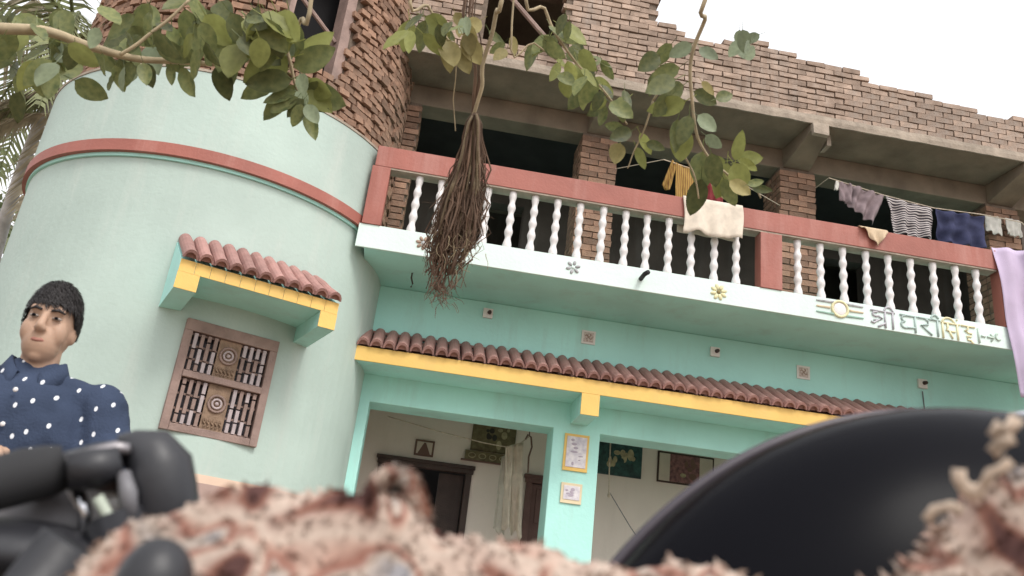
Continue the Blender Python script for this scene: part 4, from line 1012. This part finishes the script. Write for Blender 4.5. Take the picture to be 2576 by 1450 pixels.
# dark rounded cushion peeping out below the rug
b = MB(); b.ell(at_d(385, 1478, .375), (.015, .016, .019), 28, 18); cu = obj('black_bolster', b, BLACKP, None, True); tag(cu, 'shiny black rounded bolster poking out under the left end of the rug', 'bolster')

# ================================================================== banyan twigs, leaves and aerial roots in front
tree = thing('banyan_tree', 'banyan tree whose leafy twigs and aerial roots hang across the top of the view', 'tree', (-4.6, .9, 0))
b = MB(); tp_ = [Vector((-4.6, .9, -.1)), Vector((-4.55, .92, .7)), Vector((-4.5, 1.0, 1.8)), Vector((-4.3, 1.1, 2.9)), Vector((-3.7, 1.4, 3.9))]
b.tube(tp_, [.48, .36, .30, .27, .20], 18); tk_ = obj('trunk', b, BARK, tree, True)
LIMB = [Vector((-4.2, 1.2, 3.0)), Vector((-3.2, 1.5, 3.75)), Vector((-2.0, 1.9, 4.0)), Vector((-.6, 2.1, 4.1)), Vector((.8, 2.0, 4.2)), Vector((2.2, 2.1, 4.15)), Vector((3.2, 2.3, 4.4))]
b = MB(); b.tube(LIMB, [.2, .15, .12, .10, .08, .06, .03], 14); limb = obj('limb', b, BARK, tree, True)
b = MB(); b.tube([Vector((-4.3, 1.1, 2.9)), Vector((-4.9, .3, 4.2)), Vector((-5.2, -.8, 5.2))], [.2, .14, .06], 12); obj('limb', b, BARK, tree, True)
def leafmesh(seed, m):
    rnd = random.Random(seed); v = []; n = 8; bend = rnd.uniform(-.10, .22); fold = rnd.uniform(.05, .16); wd = rnd.uniform(.21, .36)
    for i in range(n + 1):
        t_ = i / n; w_ = wd * (math.sin(PI * min(1, t_ ** .82)) ** .7 if 0 < t_ < 1 else 0)
        zb_ = bend * t_ * t_
        for s_ in (-1, -.5, 0, .5, 1): v.append((s_ * w_, t_, zb_ + fold * abs(s_) * w_ * 2 + .012 * math.sin(t_ * 20 + s_ * 3)))
    f = [(i * 5 + j, i * 5 + j + 1, (i + 1) * 5 + j + 1, (i + 1) * 5 + j) for i in range(n) for j in range(4)]
    curl_ = rnd.uniform(-.12, .12); v = [(x_ + curl_ * y_ * y_, y_, z_ + rnd.uniform(-.008, .008)) for x_, y_, z_ in v]
    o_ = len(v); k_ = rnd.uniform(-.1, .1); v += [(-.012, .04, 0), (.012, .04, 0), (k_ + .010, -.30, .05), (k_ - .010, -.30, .05)]; f.append((o_, o_ + 1, o_ + 2, o_ + 3))
    return me_from('leaf', v, f, m, True)
LV = {k: [leafmesh(s_ + 10 * q_, m_) for s_ in range(5)] for q_, (k, m_) in enumerate((('d', LEAF), ('p', LEAFP), ('y', LEAFY), ('l', LEAFL)))}
RC = [RM.col[i].copy() for i in range(3)]          # right, up, back of the view
nleaf = 0
def leaf(px, py, t, length_px, ang, kind='d', tilt=.5, parent=None, mid=False):
    """ang: direction the leaf points in the picture, degrees, 0 = right, -90 = down"""
    global nleaf
    L = length_px / FPX * t * 1.0
    a = math.radians(ang); ydir = RC[0] * math.cos(a) + RC[1] * math.sin(a); base = at_d(px, py, t)
    ydir = (ydir + RC[2] * random.uniform(-tilt, tilt) * .8).normalized()
    nrm = (RC[2] + RC[0] * random.uniform(-tilt, tilt) + RC[1] * random.uniform(-tilt, tilt))
    xdir = ydir.cross(nrm).normalized(); zdir = xdir.cross(ydir)
    M = Matrix((xdir, ydir, zdir)).transposed().to_4x4(); M = Matrix.Translation(base) @ M @ Matrix.Scale(L, 4)
    inst('leaf', random.choice(LV[kind]), parent or tree, M); nleaf += 1
def sprig(pts, t, r0, r1, top=None, m=TWIG):
    W_ = [at_d(x_, y_, t + (q_ if q_ else 0)) for x_, y_, q_ in [(p[0], p[1], p[2] if len(p) > 2 else 0) for p in pts]]
    if top is not None: W_ = [Vector(top)] + W_
    # smooth
    out = []
    for i in range(len(W_) - 1):
        p0 = W_[max(i - 1, 0)]; p1 = W_[i]; p2 = W_[i + 1]; p3 = W_[min(i + 2, len(W_) - 1)]
        for k in range(5):
            q_ = k / 5; out.append(.5 * ((2 * p1) + (p2 - p0) * q_ + (2 * p0 - 5 * p1 + 4 * p2 - p3) * q_ ** 2 + (3 * p1 - p0 - 3 * p2 + p3) * q_ ** 3))
    out.append(W_[-1]); n = len(out)
    b_ = MB(); b_.tube([p + Vector(noise.noise_vector(p * 7)) * .012 for p in out], [r0 + (r1 - r0) * i / (n - 1) for i in range(n)], 7)
    return obj('branch', b_, m, tree, True)
random.seed(21)
s1 = sprig([(-260, 60), (-80, 68), (60, 78), (150, 92), (240, 120), (330, 145), (440, 158), (540, 160), (640, 148), (730, 110)], 3.0, .022, .005, (-3.2, 1.5, 3.75))
s1b = sprig([(300, 140), (360, 100), (420, 60), (480, 0)], 2.9, .006, .004)
def cluster(cx_, cy_, rx2, ry2, n, l0, l1, t, par, kinds='ddddl', a0_=-150, a1_=-30):
    for k in range(n):
        r_ = math.sqrt(random.random()); w_ = random.uniform(0, 2 * PI)
        leaf(cx_ + rx2 * r_ * math.cos(w_), cy_ + ry2 * r_ * math.sin(w_), t + random.uniform(-.22, .22), random.uniform(l0, l1), random.uniform(a0_, a1_), random.choice(kinds), .9, par)
cluster(90, 105, 130, 50, 17, 45, 85, 3.0, s1, 'dddlp')
cluster(120, 60, 200, 40, 14, 60, 90, 3.2, s1, 'ddd')
cluster(290, 115, 110, 60, 18, 45, 85, 3.0, s1, 'dddddp')
cluster(480, 80, 110, 55, 17, 50, 90, 3.0, s1, 'dddddl')
cluster(620, 70, 80, 50, 16, 70, 100, 2.9, s1, 'dddl')
cluster(420, 20, 260, 40, 12, 70, 100, 3.0, s1, 'ddd')
for p in ((330, 155, 60, -100), (372, 160, 55, -85), (430, 160, 50, -95), (455, 170, 90, -62), (300, 150, 45, -80), (545, 165, 85, -70), (590, 150, 70, -110)): leaf(p[0], p[1], 3.0, p[2], p[3], 'd', .4, s1)
cluster(140, 175, 90, 40, 7, 60, 95, 3.0, s1, 'ddddp')
cluster(30, 190, 40, 50, 4, 60, 90, 3.1, s1, 'ddd')
cluster(680, 60, 90, 40, 10, 80, 110, 2.9, s1, 'ddl')
s2 = sprig([(790, -40), (755, 50), (728, 110), (735, 160), (742, 215), (765, 262), (785, 300)], 2.9, .008, .004, (-.6, 2.1, 4.1))
for px, py, ln, a, k in ((735, 110, 115, 195, 'l'), (725, 145, 120, 205, 'l'), (742, 160, 120, 38, 'l'), (738, 170, 110, 20, 'd'), (722, 100, 70, -90, 'p'), (735, 200, 110, 190, 'd'), (742, 215, 110, 215, 'd'), (700, 200, 100, 200, 'd'),
                         (745, 230, 80, 200, 'd'), (750, 245, 75, 215, 'd'), (752, 200, 110, -38, 'l'), (760, 225, 110, -22, 'd'), (765, 250, 60, 225, 'd'), (768, 262, 50, -110, 'p'), (772, 262, 60, -60, 'p'), (775, 275, 80, -80, 'd'),
                         (760, 262, 60, 250, 'd'), (755, 185, 55, -75, 'p'), (748, 220, 70, -85, 'p'), (690, 90, 90, 240, 'd'), (640, 60, 100, 250, 'd'), (600, 110, 95, 265, 'l'), (580, 90, 90, 250, 'd'), (770, 215, 75, -15, 'l')):
    leaf(px, py, 2.9 + random.uniform(-.08, .08), ln, a + random.uniform(-6, 6), k, .35, s2)
s3 = sprig([(1040, -60), (1075, 20), (1105, 75), (1140, 115), (1165, 150)], 3.0, .007, .003, (-.2, 2.08, 4.12))
cluster(1050, 60, 40, 30, 8, 60, 85, 3.0, s3, 'dll')
for px, py, ln, a in ((1118, 95, 85, -75), (1125, 100, 80, -85), (1150, 120, 70, -65), (1165, 90, 80, -58), (1175, 80, 60, -80), (1105, 80, 50, -110)): leaf(px, py, 3.0, ln, a, 'y', .3, s3)
cluster(1150, 60, 60, 30, 10, 40, 60, 3.0, s3, 'dyp')
s4 = sprig([(1330, -60), (1370, 20), (1395, 90), (1450, 150), (1500, 205), (1545, 262), (1580, 310)], 3.1, .007, .003, (.3, 2.05, 4.15))
s4b = sprig([(1290, 60), (1340, 110), (1400, 150)], 3.1, .004, .003, (.1, 2.05, 4.14))
cluster(1400, 80, 50, 55, 14, 50, 85, 3.1, s4, 'ddl'); cluster(1460, 170, 60, 50, 16, 50, 80, 3.1, s4, 'ddll'); cluster(1530, 240, 50, 30, 9, 50, 75, 3.1, s4, 'ddl'); cluster(1240, 90, 50, 50, 7, 40, 60, 3.2, s4, 'dy')
s6 = sprig([(1640, 255), (1620, 320), (1590, 380), (1575, 420)], 3.1, .004, .002)
s6t = sprig([(1700, 170), (1670, 210), (1640, 255)], 3.1, .004, .004)
for px, py, ln, a, k in ((1610, 335, 60, -60, 'l'), (1590, 330, 70, 200, 'd'), (1560, 360, 60, -110, 'y'), (1600, 370, 60, -65, 'l'), (1625, 360, 50, -20, 'd'), (1570, 325, 50, 170, 'd')): leaf(px, py, 3.1, ln, a, k, .4, s6)
s5 = sprig([(1800, -60), (1772, 50), (1742, 130), (1735, 200), (1740, 260), (1752, 320), (1768, 360), (1800, 410), (1850, 458), (1895, 470), (1912, 495)], 3.0, .008, .003, (1.2, 2.02, 4.2))
s5b = sprig([(1735, 372), (1722, 380), (1742, 430), (1755, 500)], 3.0, .004, .003)
for px, py, ln, a, k in ((1710, 170, 75, 190, 'd'), (1700, 200, 90, 205, 'd'), (1720, 215, 85, 215, 'd'), (1725, 255, 95, 195, 'l'), (1690, 240, 70, 230, 'd'), (1745, 230, 70, -30, 'd'), (1765, 205, 45, -45, 'y'), (1735, 290, 80, -110, 'd'),
                         (1720, 320, 85, -95, 'l'), (1705, 300, 80, -105, 'd'), (1755, 290, 60, -50, 'p'), (1770, 380, 95, -100, 'd'), (1790, 385, 85, -75, 'd'), (1850, 405, 75, 85, 'l'), (1830, 410, 90, -95, 'l'), (1845, 410, 85, -70, 'l'),
                         (1855, 405, 60, 10, 'l'), (1860, 400, 55, -20, 'l'), (1825, 405, 60, 200, 'l'), (1880, 465, 40, 0, 'd'), (1890, 470, 50, -25, 'd'), (1765, 450, 95, -110, 'd'), (1790, 440, 80, -60, 'y'), (1820, 450, 75, -60, 'd'),
                         (1835, 455, 60, -50, 'y'), (1740, 110, 60, 210, 'p'), (1760, 120, 55, -40, 'p'), (1690, 110, 65, 230, 'd'), (1660, 140, 70, 220, 'd'), (1650, 180, 60, 240, 'd'), (1800, 250, 50, 20, 'd'), (1775, 340, 50, -35, 'p')):
    leaf(px, py, 3.0 + random.uniform(-.1, .1), ln, a + random.uniform(-8, 8), k, .4, s5)
cluster(1880, 100, 40, 30, 7, 35, 55, 3.1, s5, 'pp')
# aerial root cord and tassel of roots
cord_pts = [(1275, -60), (1252, 30), (1238, 90), (1212, 165), (1214, 215), (1206, 255), (1196, 292)]
s7 = sprig(cord_pts, 3.1, .0085, .007, (.1, 2.05, 4.1))
s8 = sprig([(1192, -40), (1190, 100), (1196, 200), (1195, 292)], 3.12, .004, .005, (.0, 2.05, 4.1), ROOT)
random.seed(9)
for k in range(9):
    xo = random.uniform(-16, 16); sprig([(1190 + xo, -40), (1196 + xo * 1.1, 80 + k * 8), (1204 + xo * .8, 190), (1196 + xo * .25, 292)], 3.12, random.uniform(.0015, .004), .003, (.0, 2.05, 4.1), ROOT)
def bundle(n, top, path, rr, parent, name):
    """strands that fan from top along path of (x, y, half width) in the picture at 3.1 m"""
    m_ = MB()
    for k in range(n):
        q0 = random.uniform(-1, 1); z0_ = random.uniform(-1, 1); pts_ = []; end = random.uniform(.55, 1.0); st = 0
        ph_ = random.uniform(0, 6); fr_ = random.uniform(2, 6)
        for i, (x_, y_, w_) in enumerate(path):
            if i / (len(path) - 1) > end and i > 3: break
            wd_ = min(1.0, i / 4); k1 = noise.noise((i * .55, k * 3.7, 1)) ; k2 = noise.noise((i * .9, k * 1.9, 5))
            p = at_d(x_ + (q0 + .9 * k1 * wd_) * w_ + 14 * k2 * wd_, y_ + random.uniform(-5, 5), 3.1 + (z0_ + .5 * k2) * w_ / FPX * 2.4)
            pts_.append(p)
        r_ = rr * random.choice((.4, .6, .8, 1, 1.5))
        m_.tube(pts_, [r_ * (1 - .5 * j / len(pts_)) for j in range(len(pts_))], 5)
    return m_
path = [(1195, 288, 4), (1192, 310, 14), (1188, 350, 18), (1184, 390, 22), (1180, 430, 28), (1172, 470, 36), (1163, 510, 40), (1155, 550, 43), (1150, 590, 45), (1140, 625, 44), (1132, 655, 36), (1122, 690, 32), (1112, 725, 28), (1106, 760, 27)]; path = [(x_, y_, w_ * 1.22) for x_, y_, w_ in path]
s7b = sprig([(1195, 292), (1190, 340), (1183, 400)], 3.1, .006, .006, None, ROOT)
mb_ = bundle(140, None, path, .0028, tree, 'root_fibres'); obj('root_fibres', mb_, ROOT, tree, kind='stuff')
def whisk(n, cx_, cy_, rx2, ry2, L):
    m_ = MB()
    for k in range(n):
        x_, y_ = cx_ + random.gauss(0, .5) * rx2, cy_ + random.gauss(0, .5) * ry2; a = random.uniform(-2.6, -.5); pts_ = []
        t_ = 3.1 + random.uniform(-.07, .07)
        for j in range(6):
            pts_.append(at_d(x_, y_, t_)); a += random.uniform(-.5, .5); x_ += math.cos(a) * L; y_ -= math.sin(a) * L
        m_.tube(pts_, [.0016, .0015, .0013, .0011, .0009, .0006], 4)
    return m_
obj('root_hairs', whisk(120, 1140, 610, 56, 50, 8), TWIG, tree, kind='stuff'); obj('root_hairs', whisk(110, 1150, 560, 48, 80, 9), ROOT, tree, kind='stuff'); obj('root_hairs', whisk(70, 1110, 725, 28, 36, 6), ROOT, tree, kind='stuff')
path2 = [(1160, 480, 34), (1152, 530, 44), (1142, 580, 50), (1128, 620, 48), (1118, 655, 34), (1110, 690, 30), (1104, 730, 28), (1098, 762, 25)]; path2 = [(x_, y_, w_ * 1.2) for x_, y_, w_ in path2]
mb_ = bundle(105, None, path2, .0030, tree, 'root_fibres'); obj('root_fibres', mb_, ROOT, tree, kind='stuff')
for k in range(14):
    q_ = random.uniform(-1, 1); pp = [(x_ + q_ * w_, y_) for x_, y_, w_ in path[:9 + k % 4]]
    b = MB(); b.tube([at_d(x_, y_, 3.06 + random.uniform(-.02, .02)) for x_, y_ in pp], .0045, 6); obj('aerial_root', b, ROOT if k % 2 else BARK, tree, True)
b = MB(); b.tube([at_d(1150, 120, 3.1), at_d(1146, 200, 3.1), at_d(1140, 250, 3.1), at_d(1146, 330, 3.1)], .002, 5); obj('aerial_root', b, TWIG, tree)

# ================================================================== background behind the tower
PALMT = mat('palm_trunk', (.56, .55, .54), .9, .3, 8, .6, 30); PALML = mat('palm_frond', (.30, .33, .17), .6, .3, 5, rnd=.35, trans=.35); PALMD = mat('dry_frond', (.50, .44, .33), .8, .3, 5, rnd=.3, trans=.3)
pb0 = at_d(-50, 760, 12.0); pt0 = at_d(185, 95, 11.4)
palm = thing('palm_tree', 'leaning pale palm trunk with drooping fronds left of the round tower', 'palm', (pb0.x - .6, pb0.y, 0))
b = MB(); pth = [Vector((pb0.x - .6, pb0.y, -.1)), pb0, at_d(10, 560, 11.9), at_d(62, 405, 11.7), at_d(112, 275, 11.6), at_d(152, 178, 11.5), pt0]
b.tube(pth, [.14, .09, .075, .065, .062, .060, .05], 14); obj('trunk', b, PALMT, palm, True)
def frond(base, d0, L, droop, m, seed):
    rnd = random.Random(seed); v = []; f = []; n = 22; p = Vector(base); d_ = Vector(d0).normalized(); pts_ = [p.copy()]
    for i in range(n):
        d_ = (d_ + Vector((0, 0, -droop / n * (1 + i / n * 1.5)))).normalized(); p = p + d_ * L / n; pts_.append(p.copy())
    for i in range(2, n):
        t_ = (pts_[i + 1] - pts_[i]).normalized(); side = t_.cross(Vector((0, 0, 1))).normalized(); ll_ = .62 * L * .45 * math.sin(PI * (.12 + .84 * i / n)) 
        for s_ in (-1, 1):
            for h_ in (0, .5):
                b0 = pts_[i].lerp(pts_[i + 1], h_); tip = b0 + (side * s_ + t_ * .7 + Vector((0, 0, -.5 - rnd.random() * .6))).normalized() * ll_ * rnd.uniform(.8, 1.1); mid_ = b0.lerp(tip, .45) + Vector((0, 0, .05)); w_ = t_ * .022
                o_ = len(v); v += [b0 - w_, b0 + w_, mid_ + w_, mid_ - w_, tip]; f += [(o_, o_ + 1, o_ + 2, o_ + 3), (o_ + 3, o_ + 2, o_ + 4)]
    m_ = MB(); m_.add(v, f); m_.tube(pts_, [.025 * (1 - .8 * i / n) for i in range(n + 1)], 5); return obj('frond', m_, m, palm)
for k in range(15):
    a = k * 2.4; frond(pt0, (math.cos(a), math.sin(a), .2 + .8 * ((k * 7) % 5) / 5), 2.4 + (k % 3) * .3, 1.9, PALML if k % 3 else PALMD, k)
for k, (x_, y_) in enumerate(((150, 250), (140, 290), (165, 235))):
    frond(at_d(x_, y_, 11.4), (.9 - k * .5, -.2 + .2 * k, -.25), 1.7, 1.6, PALMD, 50 + k)
    frond(at_d(x_, y_, 11.4), (-.7, -.1 * k, -.1), 1.6, 1.8, PALMD if k else PALML, 60 + k)
FOL = mat('far_foliage', (.20, .24, .12), .6, .3, 3, rnd=.5, trans=.4); FOLP = mat('far_glare_foliage', (.34, .37, .23), .6, .3, 3, rnd=.4, trans=.4)  # second foliage is paled, with the glare put into its colour
def bushy(name, base, h, r_, m, lab, seed, nf=2600, trunk=.12):
    rnd = random.Random(seed); t = thing(name, lab, 'tree', base)
    b_ = MB(); B = Vector(base); b_.tube([B + Vector((0, 0, -.1)), B + Vector((.1, 0, h * .3)), B + Vector((-.1, .1, h * .7))], [trunk, trunk * .7, trunk * .3], 8)
    for k in range(5): a = k * 1.3; b_.tube([B + Vector((0, 0, h * (.3 + .06 * k))), B + Vector((math.cos(a) * r_ * .7, math.sin(a) * r_ * .7, h * (.55 + .07 * k)))], [trunk * .5, trunk * .15], 6)
    obj('trunk', b_, BARK, t, True, kind='stuff')
    cl_ = [(rnd.uniform(-.75, .75) * r_, rnd.uniform(-.75, .75) * r_, h * rnd.uniform(.38, .97), r_ * rnd.uniform(.25, .5)) for _ in range(16)]
    v = []; f = []
    for k in range(nf):
        c_ = rnd.choice(cl_); d_ = Vector((rnd.gauss(0, 1), rnd.gauss(0, 1), rnd.gauss(0, .8))).normalized() * c_[3] * rnd.uniform(.5, 1.05)
        p = B + Vector(c_[:3]) + d_; a_ = Vector((rnd.uniform(-1, 1), rnd.uniform(-1, 1), rnd.uniform(-.6, .6))).normalized(); b2 = a_.cross(Vector((rnd.uniform(-1, 1), rnd.uniform(-1, 1), 1))).normalized(); s_ = rnd.uniform(.07, .15)
        o_ = len(v); v += [p - a_ * s_, p - b2 * s_ * .45, p + a_ * s_, p + b2 * s_ * .45]; f.append((o_, o_ + 1, o_ + 2, o_ + 3))
    m_ = MB(); m_.add(v, f); obj('crown', m_, m, t, kind='stuff')
bushy('leafy_tree', (-7.0, 12.5, 0), 5.4, 1.7, FOLP, 'green bushy tree, coloured pale as in glare, low on the left behind the palm', 1)
bushy('leafy_tree', (-10.2, 16.5, 0), 8.6, 2.4, FOL, 'taller darker tree at the far left edge behind the palm', 2, 3200)
bushy('leafy_tree', (-7.6, 19.0, 0), 8.2, 2.2, FOLP, 'distant tree beside the tower, partly hidden by palm fronds', 3, 2600)
